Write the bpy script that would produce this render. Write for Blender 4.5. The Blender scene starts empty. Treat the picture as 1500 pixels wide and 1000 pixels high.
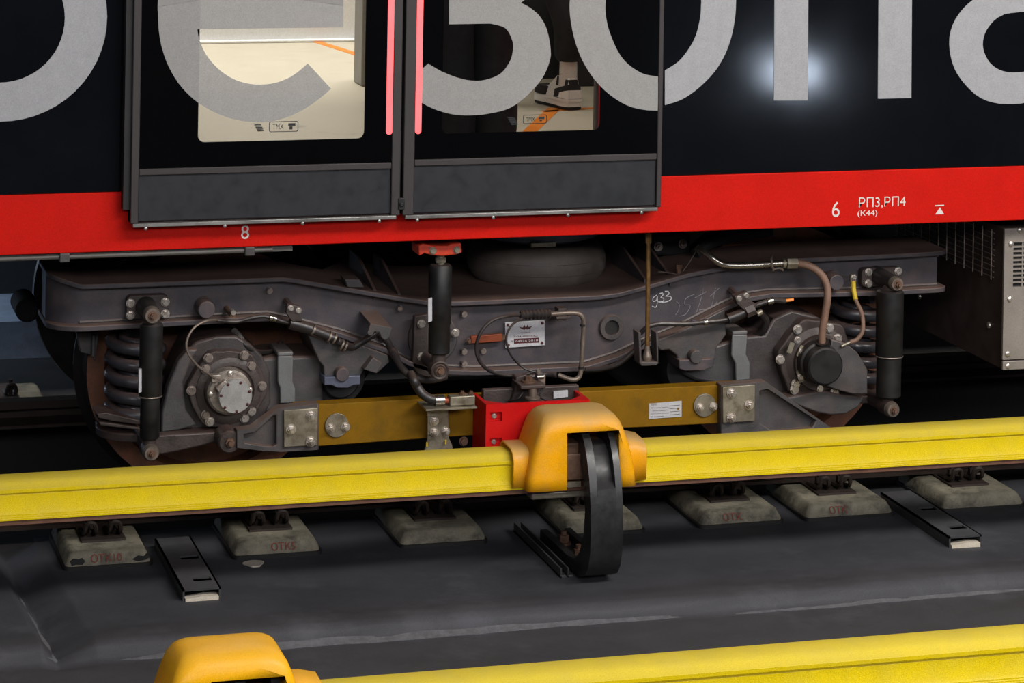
import bpy, bmesh, math, random
from mathutils import Vector, Matrix
random.seed(7)
C = bpy.context.scene.collection
SC = bpy.context.scene

# ------------------------------------------------------------------ camera
F = 4050.0                      # focal length in pixels of a 1500 px wide frame
CX, CY = 750.0, -376.0          # where the optical axis meets the (shifted) frame
YAW = math.atan(F / 14000.0)
ROLL = 0.017
CAM = Vector((0, 0, 2.62))
_up = Vector((0, 0, 1))
_d = Vector((math.sin(YAW), math.cos(YAW), 0))
_r0 = Vector((math.cos(YAW), -math.sin(YAW), 0))
_r = _r0 * math.cos(ROLL) + _up * math.sin(ROLL)
_u = _up * math.cos(ROLL) - _r0 * math.sin(ROLL)
cam = bpy.data.cameras.new('camera')
cam.sensor_width = 36
cam.lens = F / 1500 * 36
cam.shift_y = (CY - 500) / 1500
cam.clip_end = 200
camo = bpy.data.objects.new('camera', cam)
C.objects.link(camo)
camo.matrix_world = Matrix(((_r.x, _u.x, -_d.x, CAM.x), (_r.y, _u.y, -_d.y, CAM.y),
                            (_r.z, _u.z, -_d.z, CAM.z), (0, 0, 0, 1)))
SC.camera = camo

# ------------------------------------------------------------------ world, lights, exposure
SC.view_settings.view_transform = 'Standard'
SC.view_settings.look = 'None'
SC.view_settings.gamma = 1
SC.view_settings.use_curve_mapping = False
SC.view_settings.exposure = 0.08
w = bpy.data.worlds.new('station_air')
SC.world = w
w.use_nodes = True
w.node_tree.nodes['Background'].inputs[0].default_value = (0.80, 0.86, 1.0, 1)
w.node_tree.nodes['Background'].inputs[1].default_value = 0.05


def area(name, loc, target, sx, sy, power, col):
    l = bpy.data.lights.new(name, 'AREA')
    l.shape = 'RECTANGLE'
    l.size, l.size_y, l.energy, l.color = sx, sy, power, col
    o = bpy.data.objects.new(name, l)
    C.objects.link(o)
    o.location = loc
    dv = Vector(target) - Vector(loc)
    o.rotation_euler = dv.to_track_quat('-Z', 'Y').to_euler()
    return o


# station ceiling lamps over the platform on the viewer's side
area('ceiling_lamp_row', (5.6, 4.0, 5.2), (4.2, 9.0, 0.2), 7.0, 0.7, 490, (1.0, 0.96, 0.90))
area('low_fill_light', (3.0, -2.5, 4.6), (3.0, 9.0, 0.6), 14.0, 1.2, 560, (0.97, 0.96, 1.0))  # added low-angle fill for the diffuse light of platform and walls
# lamp row over the platform on the other side of the train
area('far_platform_lamp_row', (2.2, 13.2, 4.6), (2.2, 12.9, 1.0), 7.0, 0.8, 330, (1.0, 0.96, 0.90))
# lamp on the wall under the platform edge on the viewer's side, mirrored in the glossy car side
area('platform_wall_lamp', (7.206, 0.05, 0.383), (3.6, 8.9, 1.5), 0.36, 0.16, 7, (0.70, 0.82, 1.0))
# small lamp added under the far platform to light the ledge bluish
area('ledge_fill_light', (-0.3, 13.1, 0.7), (0.0, 13.2, -0.3), 1.2, 0.2, 30, (0.62, 0.78, 1.0))


def P(px, py, Y):
    ray = _d + _r * ((px - CX) / F) - _u * ((py - CY) / F)
    return CAM + ray * (Y / ray.y)


def XP(px, py, Y):
    return P(px, py, Y).x


def ZP(px, py, Y):
    return P(px, py, Y).z


# ------------------------------------------------------------------ materials
def s2l(c):
    return tuple(((x / 255) / 12.92 if x / 255 <= 0.04045 else ((x / 255 + 0.055) / 1.055) ** 2.4) for x in c)


def mat(name, col, rough=0.6, metal=0.0, var=0.18, scale=9.0, bump=0.0, bscale=90.0,
        dust=None, damt=0.6, emit=None, estr=0.0, coat=0.0, spec=0.5, alpha=None, rvar=0.12, spots=None, grain=0.12):
    m = bpy.data.materials.new(name)
    m.use_nodes = True
    nt = m.node_tree
    N, L = nt.nodes, nt.links
    b = N['Principled BSDF']
    out = N['Material Output']
    c = s2l(col)
    tc = N.new('ShaderNodeNewGeometry')
    n1 = N.new('ShaderNodeTexNoise')
    n1.inputs['Scale'].default_value = scale
    n1.inputs['Detail'].default_value = 8
    n1.inputs['Roughness'].default_value = 0.65
    L.new(tc.outputs['Position'], n1.inputs['Vector'])
    mr = N.new('ShaderNodeMapRange')
    mr.inputs[1].default_value = 0.3
    mr.inputs[2].default_value = 0.7
    mr.inputs[3].default_value = 1 - var
    mr.inputs[4].default_value = 1 + var
    L.new(n1.outputs['Fac'], mr.inputs[0])
    mul = N.new('ShaderNodeMix')
    mul.data_type = 'RGBA'
    mul.blend_type = 'MULTIPLY'
    mul.inputs[0].default_value = 1
    mul.inputs[6].default_value = (*c, 1)
    if grain:
        ng = N.new('ShaderNodeTexNoise')
        ng.inputs['Scale'].default_value = 330
        ng.inputs['Detail'].default_value = 2
        L.new(tc.outputs['Position'], ng.inputs['Vector'])
        rg = N.new('ShaderNodeMapRange')
        rg.inputs[1].default_value = 0.3
        rg.inputs[2].default_value = 0.7
        rg.inputs[3].default_value = 1 - grain
        rg.inputs[4].default_value = 1 + grain
        L.new(ng.outputs['Fac'], rg.inputs[0])
        mg = N.new('ShaderNodeMath')
        mg.operation = 'MULTIPLY'
        L.new(mr.outputs[0], mg.inputs[0])
        L.new(rg.outputs[0], mg.inputs[1])
        L.new(mg.outputs[0], mul.inputs[7])
    else:
        L.new(mr.outputs[0], mul.inputs[7])
    colsock = mul.outputs[2]
    if spots:
        scol, sscale, slo, shi = spots
        n3 = N.new('ShaderNodeTexNoise')
        n3.inputs['Scale'].default_value = sscale
        n3.inputs['Detail'].default_value = 6
        n3.inputs['Roughness'].default_value = 0.7
        L.new(tc.outputs['Position'], n3.inputs['Vector'])
        r3 = N.new('ShaderNodeMapRange')
        r3.inputs[1].default_value = slo
        r3.inputs[2].default_value = shi
        L.new(n3.outputs['Fac'], r3.inputs[0])
        mx3 = N.new('ShaderNodeMix')
        mx3.data_type = 'RGBA'
        mx3.inputs[7].default_value = (*s2l(scol), 1)
        L.new(r3.outputs[0], mx3.inputs[0])
        L.new(colsock, mx3.inputs[6])
        colsock = mx3.outputs[2]
    if dust:
        sx = N.new('ShaderNodeSeparateXYZ')
        L.new(tc.outputs['Normal'], sx.inputs[0])
        r2 = N.new('ShaderNodeMapRange')
        r2.inputs[1].default_value = 0.25
        r2.inputs[2].default_value = 0.95
        r2.inputs[4].default_value = damt
        L.new(sx.outputs[2], r2.inputs[0])
        n2 = N.new('ShaderNodeTexNoise')
        n2.inputs['Scale'].default_value = 14
        n2.inputs['Detail'].default_value = 6
        L.new(tc.outputs['Position'], n2.inputs['Vector'])
        r4 = N.new('ShaderNodeMapRange')
        r4.inputs[1].default_value = 0.45
        r4.inputs[2].default_value = 0.75
        r4.inputs[4].default_value = damt * 0.35
        L.new(n2.outputs['Fac'], r4.inputs[0])
        ad = N.new('ShaderNodeMath')
        ad.operation = 'ADD'
        ad.use_clamp = True
        L.new(r2.outputs[0], ad.inputs[0])
        L.new(r4.outputs[0], ad.inputs[1])
        mx = N.new('ShaderNodeMix')
        mx.data_type = 'RGBA'
        mx.inputs[7].default_value = (*s2l(dust), 1)
        L.new(ad.outputs[0], mx.inputs[0])
        L.new(colsock, mx.inputs[6])
        colsock = mx.outputs[2]
    L.new(colsock, b.inputs['Base Color'])
    b.inputs['Metallic'].default_value = metal
    b.inputs['Specular IOR Level'].default_value = spec
    rr = N.new('ShaderNodeMapRange')
    rr.inputs[1].default_value = 0.3
    rr.inputs[2].default_value = 0.7
    rr.inputs[3].default_value = max(0.02, rough - rvar)
    rr.inputs[4].default_value = min(1, rough + rvar)
    L.new(n1.outputs['Fac'], rr.inputs[0])
    L.new(rr.outputs[0], b.inputs['Roughness'])
    if coat:
        b.inputs['Coat Weight'].default_value = coat
        b.inputs['Coat Roughness'].default_value = 0.15
    if bump:
        nb = N.new('ShaderNodeTexNoise')
        nb.inputs['Scale'].default_value = bscale
        nb.inputs['Detail'].default_value = 5
        L.new(tc.outputs['Position'], nb.inputs['Vector'])
        bp = N.new('ShaderNodeBump')
        bp.inputs['Strength'].default_value = bump
        bp.inputs['Distance'].default_value = 0.004
        L.new(nb.outputs['Fac'], bp.inputs['Height'])
        L.new(bp.outputs[0], b.inputs['Normal'])
    if emit:
        b.inputs['Emission Color'].default_value = (*s2l(emit), 1)
        b.inputs['Emission Strength'].default_value = estr
    if alpha is not None:
        tr = N.new('ShaderNodeBsdfTransparent')
        ms = N.new('ShaderNodeMixShader')
        ms.inputs[0].default_value = alpha
        L.new(tr.outputs[0], ms.inputs[1])
        L.new(b.outputs[0], ms.inputs[2])
        L.new(ms.outputs[0], out.inputs[0])
    return m


DUST = (122, 96, 84)
MT = dict(
    body=mat('black_car_paint', (11, 12, 16), 0.075, var=0.25, scale=3, spec=0.5, rvar=0.015),
    red=mat('red_car_paint', (196, 22, 10), 0.6, var=0.09, scale=5, spec=0.12),
    vinyl=mat('grey_vinyl_letter', (156, 156, 159), 0.45, var=0.05, scale=30),
    film=mat('perforated_grey_film', (162, 160, 158), 0.55, var=0.05, scale=40, alpha=0.72),
    frit=mat('black_glass_border', (4, 4, 5), 0.12, var=0.1, spec=0.35, rvar=0.0),
    glass=mat('window_glass', (4, 5, 5), 0.03, var=0.0, spec=0.5, alpha=0.10, rvar=0.0),
    doorp=mat('dark_door_panel', (27, 29, 34), 0.5, var=0.12, scale=16),
    seal=mat('door_rubber_frame', (52, 47, 47), 0.6, var=0.15, scale=20),
    alu=mat('aluminium_edge', (150, 148, 145), 0.4, metal=0.7),
    led=mat('red_door_light', (255, 90, 90), 0.4, emit=(255, 92, 96), estr=1.3),
    ledglow=mat('red_door_lamp', (255, 40, 40), 0.4, emit=(255, 30, 30), estr=9.0),
    stencil=mat('white_stencil_paint', (215, 208, 200), 0.6, var=0.05),
    frame=mat('bogie_frame_paint', (66, 62, 67), 0.5, var=0.18, scale=7, bump=0.12, bscale=120, dust=DUST, damt=0.62),
    frame2=mat('bogie_cast_paint', (68, 66, 67), 0.48, var=0.22, scale=10, bump=0.2, bscale=160, dust=DUST, damt=0.55),
    greasy=mat('greasy_casting', (60, 51, 48), 0.5, var=0.35, scale=16, bump=0.3, bscale=120, dust=(84, 64, 58), damt=0.6),
    castdark=mat('greasy_axle_casting', (60, 55, 55), 0.45, var=0.35, scale=9, bump=0.25, bscale=130, dust=(84, 66, 60), damt=0.6),
    strap=mat('grey_green_strap', (104, 106, 106), 0.45, var=0.12, scale=12, dust=DUST, damt=0.3),
    rubber=mat('black_rubber', (24, 23, 23), 0.6, var=0.25, scale=12, dust=(70, 60, 56), damt=0.25),
    damper=mat('damper_black_paint', (18, 18, 19), 0.5, var=0.3, scale=18, dust=(80, 66, 60), damt=0.25, bump=0.06),
    airbag=mat('air_spring_rubber', (92, 84, 78), 0.62, var=0.25, scale=14, dust=(110, 98, 90), damt=0.35),
    spring=mat('coil_spring_paint', (52, 53, 60), 0.32, var=0.2, scale=20, dust=DUST, damt=0.35),
    steel=mat('bare_steel', (168, 162, 154), 0.34, metal=0.85, var=0.16, scale=30),
    cap=mat('brushed_cap', (178, 176, 174), 0.38, metal=0.55, var=0.05, scale=14),
    capold=mat('stained_cap', (160, 150, 140), 0.42, metal=0.6, var=0.3, scale=24, spots=((92, 62, 54), 30, 0.55, 0.7)),
    zinc=mat('galvanised_plate', (146, 138, 122), 0.42, metal=0.6, var=0.22, scale=14, spots=((96, 84, 66), 18, 0.5, 0.75)),
    bolt=mat('dusty_bolt', (196, 188, 180), 0.3, metal=0.75, var=0.2, scale=60),
    boltd=mat('dirty_bolt', (150, 138, 130), 0.36, metal=0.65, var=0.3, scale=60),
    wood=mat('ochre_beam', (126, 90, 4), 0.65, spec=0.2, var=0.13, scale=10, spots=((96, 72, 16), 12, 0.52, 0.8)),
    redbox=mat('red_collector_plastic', (190, 14, 14), 0.5, spec=0.2, var=0.06, scale=10),
    copper=mat('copper_plate', (150, 76, 50), 0.45, metal=0.4, var=0.15, scale=30),
    hose=mat('black_hose', (34, 32, 33), 0.42, var=0.25, scale=30, dust=DUST, damt=0.3),
    hosed=mat('dusty_cable_jacket', (44, 38, 37), 0.6, var=0.25, scale=30),
    hoseb=mat('brown_hose', (120, 92, 76), 0.6, var=0.2, scale=30),
    sill=mat('dusty_sill_conduit', (92, 88, 84), 0.6, metal=0.2, var=0.25, scale=20),
    pipe=mat('dusty_pipe', (120, 108, 98), 0.45, metal=0.5, var=0.2, scale=30),
    chrome=mat('polished_pipe', (170, 164, 155), 0.26, metal=0.95, var=0.08, scale=12, grain=0.0, rvar=0.05),
    plate=mat('white_plate', (196, 196, 200), 0.4, metal=0.2, var=0.05, scale=30),
    ink=mat('dark_red_ink', (70, 18, 22), 0.6),
    inkb=mat('black_ink', (24, 24, 28), 0.6),
    chalk=mat('chalk', (196, 196, 200), 0.9, var=0.2, scale=90),
    chalkd=mat('faint_chalk', (128, 126, 134), 0.9, var=0.3, scale=90),
    wheel=mat('wheel_side_rust', (124, 80, 58), 0.65, metal=0.1, var=0.25, scale=14, spots=((70, 50, 44), 16, 0.5, 0.8)),
    tread=mat('wheel_tread', (60, 54, 52), 0.4, metal=0.6, var=0.2),
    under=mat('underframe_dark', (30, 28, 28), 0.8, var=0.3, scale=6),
    box=mat('equipment_box_paint', (140, 132, 124), 0.5, metal=0.2, var=0.1, scale=8),
    boxside=mat('equipment_box_side', (62, 50, 46), 0.6, var=0.25, scale=8),
    brass=mat('brass_rod', (128, 96, 56), 0.45, metal=0.6, var=0.25, scale=40),
    orangered=mat('orange_red_paint', (206, 62, 34), 0.5, var=0.12, scale=40, spots=((120, 84, 70), 60, 0.58, 0.66)),
    bluegrey=mat('blue_grey_plate', (80, 85, 102), 0.45, var=0.12, scale=20),
    yellow=mat('yellow_rail_cover', (222, 194, 0), 0.55, spec=0.2, var=0.06, scale=10, bump=0.35, bscale=420, dust=(190, 172, 84), damt=0.5),
    hood=mat('amber_hood_plastic', (238, 166, 8), 0.45, spec=0.3, var=0.06, scale=9, dust=(190, 154, 96), damt=0.9),
    hoodnew=mat('clean_amber_hood', (244, 178, 2), 0.42, spec=0.3, var=0.03, scale=6, dust=(214, 164, 70), damt=0.4),
    brak=mat('black_bracket_plastic', (27, 27, 29), 0.36, var=0.25, scale=22, bump=0.1, bscale=60, dust=(90, 88, 88), damt=0.25),
    rail=mat('rusty_rail', (112, 78, 62), 0.6, metal=0.3, var=0.3, scale=14),
    raild=mat('dark_rail_steel', (58, 46, 42), 0.6, metal=0.3, var=0.3, scale=14),
    sleeper=mat('grimy_concrete_block', (124, 119, 103), 0.8, var=0.28, scale=16, bump=0.5, bscale=70, spots=((58, 56, 50), 12, 0.48, 0.72)),
    clip=mat('rusty_black_fastener', (46, 36, 32), 0.7, var=0.4, scale=30),
    floor=mat('dark_painted_floor', (60, 60, 65), 0.7, var=0.16, scale=2.2, bump=0.25, bscale=40, spots=((84, 84, 91), 2.6, 0.54, 0.86), grain=0.2),
    dustgrey=mat('grey_dust', (92, 92, 96), 0.9, var=0.3, scale=30, bump=0.4, bscale=90),
    floord=mat('trackbed_grime', (40, 38, 38), 0.85, var=0.3, scale=4),
    chan=mat('black_steel_channel', (52, 52, 54), 0.45, var=0.25, scale=18, dust=(110, 110, 112), damt=0.35),
    mortar=mat('pale_mortar', (196, 186, 170), 0.9, var=0.12, scale=40),
    paintred=mat('faded_red_marking', (128, 62, 50), 0.8, var=0.2, scale=60),
    carfloor=mat('beige_car_floor', (188, 180, 160), 0.5, var=0.07, scale=12, spots=((150, 138, 118), 7, 0.6, 0.8)),
    orange=mat('orange_floor_line', (226, 128, 22), 0.5, var=0.08),
    white=mat('white_wall', (232, 232, 230), 0.5, var=0.03),
    greyin=mat('grey_interior', (120, 118, 112), 0.5, var=0.08),
    darkin=mat('dark_interior', (30, 29, 30), 0.6, var=0.1),
    cloth=mat('black_trousers', (18, 17, 19), 0.85, var=0.2, scale=30, bump=0.3, bscale=60),
    clothr=mat('red_jacket', (176, 18, 34), 0.7, var=0.1),
    clothd=mat('dark_jacket', (26, 26, 32), 0.8, var=0.1),
    skin=mat('skin', (205, 160, 134), 0.55, var=0.05),
    hair=mat('dark_hair', (34, 26, 22), 0.6, var=0.2),
    sock=mat('grey_white_sock', (206, 200, 194), 0.9, var=0.05),
    shoew=mat('white_shoe_leather', (226, 222, 216), 0.5, var=0.04),
    shoeb=mat('black_shoe_suede', (30, 24, 24), 0.8, var=0.1),
    lamp=mat('car_ceiling_lamp', (255, 250, 240), 0.5, emit=(255, 246, 232), estr=6.0),
    bgledge=mat('lit_blue_ledge', (170, 180, 196), 0.7, var=0.25, scale=8),  # pale blue of the lit far floor is put into this colour
    wallb=mat('dark_track_wall', (44, 44, 46), 0.9, var=0.2, scale=3),
    yellowtape=mat('yellow_green_sleeve', (190, 160, 30), 0.5, var=0.15),
    rust=mat('rust_bolt', (104, 78, 62), 0.6, metal=0.3, var=0.3, scale=60),
)


# ------------------------------------------------------------------ mesh building helpers
class B:
    def __init__(s):
        s.v, s.f = [], []

    def add(s, vs, fs):
        o = len(s.v)
        s.v += [Vector(v) for v in vs]
        s.f += [tuple(o + i for i in f) for f in fs]
        return s

    def box(s, a, b):
        x0, x1 = sorted((a[0], b[0])); y0, y1 = sorted((a[1], b[1])); z0, z1 = sorted((a[2], b[2]))
        return s.add([(x0, y0, z0), (x1, y0, z0), (x1, y1, z0), (x0, y1, z0), (x0, y0, z1), (x1, y0, z1), (x1, y1, z1), (x0, y1, z1)],
                     [(0, 1, 5, 4), (1, 2, 6, 5), (2, 3, 7, 6), (3, 0, 4, 7), (4, 5, 6, 7), (3, 2, 1, 0)])

    def prism(s, poly, y0, y1):            # poly of (X,Z), extruded along Y
        n = len(poly)
        a = sum(poly[i][0] * poly[(i + 1) % n][1] - poly[(i + 1) % n][0] * poly[i][1] for i in range(n))
        if a < 0:
            poly = poly[::-1]
        vs = [(x, y0, z) for x, z in poly] + [(x, y1, z) for x, z in poly]
        fs = [tuple(range(n)), tuple(range(2 * n - 1, n - 1, -1))]
        fs += [(i, i + n, (i + 1) % n + n, (i + 1) % n) for i in range(n)]
        return s.add(vs, fs)

    def pp(s, pts, y0, y1):                # outline measured at depth y0, extruded straight back
        return s.prism([(p.x, p.z) for p in (P(x, y, y0) for x, y in pts)], y0, y1)

    def pbox(s, x0, y0, x1, y1, ya, yb):
        a, b = P(x0, y0, ya), P(x1, y1, ya)
        return s.box((a.x, ya, b.z), (b.x, yb, a.z))

    def ring_strip(s, outer, inner, y0, y1, closed=True):   # flat band between two (X,Z) loops
        n = len(outer)
        vs = []
        for y in (y0, y1):
            vs += [(x, y, z) for x, z in outer] + [(x, y, z) for x, z in inner]
        fs = []
        for i in range(n if closed else n - 1):
            j = (i + 1) % n
            fs.append((i, j, n + j, n + i))
            fs.append((2 * n + j, 2 * n + i, 3 * n + i, 3 * n + j))
            fs.append((j, i, 2 * n + i, 2 * n + j))
            fs.append((n + i, n + j, 3 * n + j, 3 * n + i))
        if not closed:
            fs.append((0, n, 3 * n, 2 * n))
            k = n - 1
            fs.append((k, 2 * n + k, 3 * n + k, n + k))
        return s.add(vs, fs)

    def cyl(s, p0, p1, r0, r1=None, n=20, caps=True):
        p0, p1 = Vector(p0), Vector(p1)
        r1 = r0 if r1 is None else r1
        ax = (p1 - p0).normalized()
        t = Vector((0, 0, 1)) if abs(ax.z) < 0.9 else Vector((1, 0, 0))
        a = ax.cross(t).normalized(); b = ax.cross(a)
        vs = []
        for p, r in ((p0, r0), (p1, r1)):
            vs += [p + (a * math.cos(2 * math.pi * i / n) + b * math.sin(2 * math.pi * i / n)) * r for i in range(n)]
        fs = [(i, (i + 1) % n, (i + 1) % n + n, i + n) for i in range(n)]
        if caps:
            fs += [tuple(range(n - 1, -1, -1)), tuple(range(n, 2 * n))]
        return s.add(vs, fs)

    def lathe(s, prof, c, axis, n=32, caps=True):     # prof of (radius, distance along axis), closed caps at r=0
        c, ax = Vector(c), Vector(axis).normalized()
        t = Vector((0, 0, 1)) if abs(ax.z) < 0.9 else Vector((1, 0, 0))
        a = ax.cross(t).normalized(); b = ax.cross(a)
        vs = []
        for r, h in prof:
            vs += [c + ax * h + (a * math.cos(2 * math.pi * i / n) + b * math.sin(2 * math.pi * i / n)) * r for i in range(n)]
        fs = []
        for k in range(len(prof) - 1):
            for i in range(n):
                fs.append((k * n + i, k * n + (i + 1) % n, (k + 1) * n + (i + 1) % n, (k + 1) * n + i))
        if caps and prof[0][0] > 1e-6:
            fs.append(tuple(range(n - 1, -1, -1)))
        if caps and prof[-1][0] > 1e-6:
            fs.append(tuple(range((len(prof) - 1) * n, len(prof) * n)))
        return s.add(vs, fs)

    def tube(s, pts, r, n=10, sub=6, rs=None, ridge=0):
        pts = [Vector(p) for p in pts]
        if sub > 1 and len(pts) > 2:
            q, rr = [], []
            for i in range(len(pts) - 1):
                p0 = pts[max(i - 1, 0)]; p1 = pts[i]; p2 = pts[i + 1]; p3 = pts[min(i + 2, len(pts) - 1)]
                for k in range(sub):
                    t = k / sub
                    q.append(0.5 * ((2 * p1) + (p2 - p0) * t + (2 * p0 - 5 * p1 + 4 * p2 - p3) * t * t + (3 * p1 - p0 - 3 * p2 + p3) * t ** 3))
                    if rs:
                        rr.append(rs[i] * (1 - t) + rs[i + 1] * t)
            q.append(pts[-1])
            if rs:
                rr.append(rs[-1]); rs = rr
            pts = q
        m = len(pts)
        vs = []
        prev = None
        for i, p in enumerate(pts):
            tg = (pts[min(i + 1, m - 1)] - pts[max(i - 1, 0)]).normalized()
            if prev is None:
                t = Vector((0, 0, 1)) if abs(tg.z) < 0.9 else Vector((1, 0, 0))
                a = tg.cross(t).normalized()
            else:
                a = (prev - tg * prev.dot(tg)).normalized()
            prev = a
            b = tg.cross(a)
            R = (rs[i] if rs else r) * (1 + (ridge if i % 2 else 0))
            vs += [p + (a * math.cos(2 * math.pi * k / n) + b * math.sin(2 * math.pi * k / n)) * R for k in range(n)]
        fs = [(i * n + k, i * n + (k + 1) % n, (i + 1) * n + (k + 1) % n, (i + 1) * n + k) for i in range(m - 1) for k in range(n)]
        fs += [tuple(range(n - 1, -1, -1)), tuple(range((m - 1) * n, m * n))]
        return s.add(vs, fs)

    def ptube(s, pts, r, **k):             # points given as (px, py, Y)
        return s.tube([P(*p) for p in pts], r, **k)

    def loft(s, rings, closed=True, caps=True):
        n = len(rings[0])
        vs = [v for r in rings for v in r]
        fs = []
        for k in range(len(rings) - 1):
            for i in range(n if closed else n - 1):
                j = (i + 1) % n
                fs.append((k * n + i, k * n + j, (k + 1) * n + j, (k + 1) * n + i))
        if caps and closed:
            fs += [tuple(range(n - 1, -1, -1)), tuple(range((len(rings) - 1) * n, len(rings) * n))]
        return s.add(vs, fs)

    def mesh(s, name, center, smooth=35):
        me = bpy.data.meshes.new(name)
        me.from_pydata([v - center for v in s.v], [], s.f)
        bm = bmesh.new(); bm.from_mesh(me)
        bmesh.ops.recalc_face_normals(bm, faces=bm.faces)
        bm.to_mesh(me); bm.free()
        if smooth:
            me.polygons.foreach_set('use_smooth', [True] * len(me.polygons))
            me.set_sharp_from_angle(angle=math.radians(smooth))
        return me


DEPTH = {}
WL = {}                                    # world position of every object (no parent is rotated)


def put(name, me, mt, loc, parent=None, **props):
    o = bpy.data.objects.new(name, me)
    C.objects.link(o)
    if mt is not None and not me.materials:
        me.materials.append(MT[mt] if isinstance(mt, str) else mt)
    loc = Vector(loc)
    WL[o.name] = loc
    while parent is not None and DEPTH.get(parent.name, 0) >= 2:
        parent = parent.parent             # thing > part > sub-part, no deeper
    DEPTH[o.name] = 0 if parent is None else DEPTH.get(parent.name, 0) + 1
    if parent is not None:
        o.parent = parent
        o.location = loc - WL[parent.name]
    else:
        o.location = loc
    for k, v in props.items():
        o[k] = v
    return o


def obj(name, b, mt, parent=None, bevel=0.0, smooth=35, **props):
    lo = Vector([min(v[i] for v in b.v) for i in range(3)])
    hi = Vector([max(v[i] for v in b.v) for i in range(3)])
    c = (lo + hi) / 2
    o = put(name, b.mesh(name, c, smooth), mt, c, parent, **props)
    if bevel:
        md = o.modifiers.new('bevel', 'BEVEL')
        md.width = bevel
        md.segments = 2
        md.limit_method = 'ANGLE'
        md.angle_limit = math.radians(40)
        md.harden_normals = False
    return o


def thing(name, label, cat, loc=(0, 0, 0), group=None):
    o = bpy.data.objects.new(name, None)
    C.objects.link(o)
    o.location = loc
    o.empty_display_size = 0.1
    WL[o.name] = Vector(loc)
    o['label'] = label
    o['category'] = cat
    if group:
        o['group'] = group
    return o


def struct(name, b, mt, **k):
    return obj(name, b, mt, None, kind='structure', **k)


# hexagon bolts, all facing the viewer's side of the track (-Y)
_bm = {}


def bolt_mesh(kind, mt):
    if (kind, mt) in _bm:
        return _bm[(kind, mt)]
    b = B()
    if kind == 'hex':                      # unit radius head on a washer
        b.cyl((0, 0, 0), (0, -0.25, 0), 1.25, n=14)
        b.cyl((0, -0.25, 0), (0, -1.0, 0), 1.0, 0.95, n=6)
    elif kind == 'nut':                    # washer, nut and stud
        b.cyl((0, 0, 0), (0, -0.3, 0), 1.35, n=14)
        b.cyl((0, -0.3, 0), (0, -1.2, 0), 1.0, 0.95, n=6)
        b.cyl((0, -1.2, 0), (0, -1.9, 0), 0.55, 0.5, n=8)
    else:                                  # round screw head
        b.lathe([(1.0, 0), (0.95, 0.4), (0.6, 0.65), (0.0, 0.7)], (0, 0, 0), (0, -1, 0), n=10)
    me = b.mesh('bolt', Vector((0, 0, 0)), 40)
    me.materials.append(MT[mt])
    _bm[(kind, mt)] = me
    return me


def bolt(px, py, Y, parent, size=4.5, kind='hex', mt='bolt', name='bolt'):
    p = P(px, py, Y)
    r = size * 1.12 / 445.0
    o = put(name, bolt_mesh(kind, mt), None, p, parent)
    o.scale = (r, r, r)
    return o


def cylY(px, py, r, y0, y1, b=None, n=28, r2=None):
    b = b or B()
    p = P(px, py, y0)
    return b.cyl((p.x, y0, p.z), (p.x, y1, p.z), r, r2, n=n)


def text_b(s, x0, x1, z0, z1, y, b=None, depth=0.0008, shear=0.0):
    cu = bpy.data.curves.new('t', 'FONT')
    cu.body = s
    cu.resolution_u = 3
    o = bpy.data.objects.new('t', cu)
    C.objects.link(o)
    dg = bpy.context.evaluated_depsgraph_get()
    dg.update()
    me = bpy.data.meshes.new_from_object(o.evaluated_get(dg))
    bpy.data.objects.remove(o)
    b = b or B()
    if len(me.vertices):
        xs = [v.co.x for v in me.vertices]; ys = [v.co.y for v in me.vertices]
        ax, bx, ay, by = min(xs), max(xs), min(ys), max(ys)
        vs = []
        for v in me.vertices:
            t = (v.co.x - ax) / max(bx - ax, 1e-6)
            vs.append((x0 + (x1 - x0) * t, y - depth, z0 + (z1 - z0) * (v.co.y - ay) / max(by - ay, 1e-6) + shear * t))
        b.add(vs, [tuple(p.vertices) for p in me.polygons])
    bpy.data.meshes.remove(me)
    bpy.data.curves.remove(cu)
    return b


def ptext(s, px0, py0, px1, py1, Y, b=None):   # fits the text into a box measured at depth Y
    a, c = P(px0, py1, Y), P(px1, py0, Y)
    return text_b(s, a.x, c.x, a.z, c.z, Y, b)


def text_obj(name, s, box, Y, mt, parent):
    return obj(name, ptext(s, *box, Y), mt, parent, smooth=0)


def lin(pts, x):
    if x <= pts[0][0]:
        return pts[0][1]
    for (a, p), (b, q) in zip(pts, pts[1:]):
        if x <= b:
            return p + (q - p) * (x - a) / (b - a) if b > a else q
    return pts[-1][1]


def rrect(x0, x1, z0, z1, r, k=5):
    pts = []
    for cx, cz, a0 in ((x1 - r, z1 - r, 0), (x0 + r, z1 - r, 90), (x0 + r, z0 + r, 180), (x1 - r, z0 + r, 270)):
        for i in range(k + 1):
            a = math.radians(a0 + 90 * i / k)
            pts.append((cx + r * math.cos(a), cz + r * math.sin(a)))
    return pts


def rect_like(x0, x1, z0, z1, k=5):
    pts = []
    for c in ((x1, z1), (x0, z1), (x0, z0), (x1, z0)):
        pts += [c] * (k + 1)
    return pts


FZ = -0.16                                 # concrete floor, railhead is 0
YC = 10.3                                  # track centre line
BY = 8.93                                  # outer face of the car side
DY = 8.87                                  # outer face of the door leaves


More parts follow.
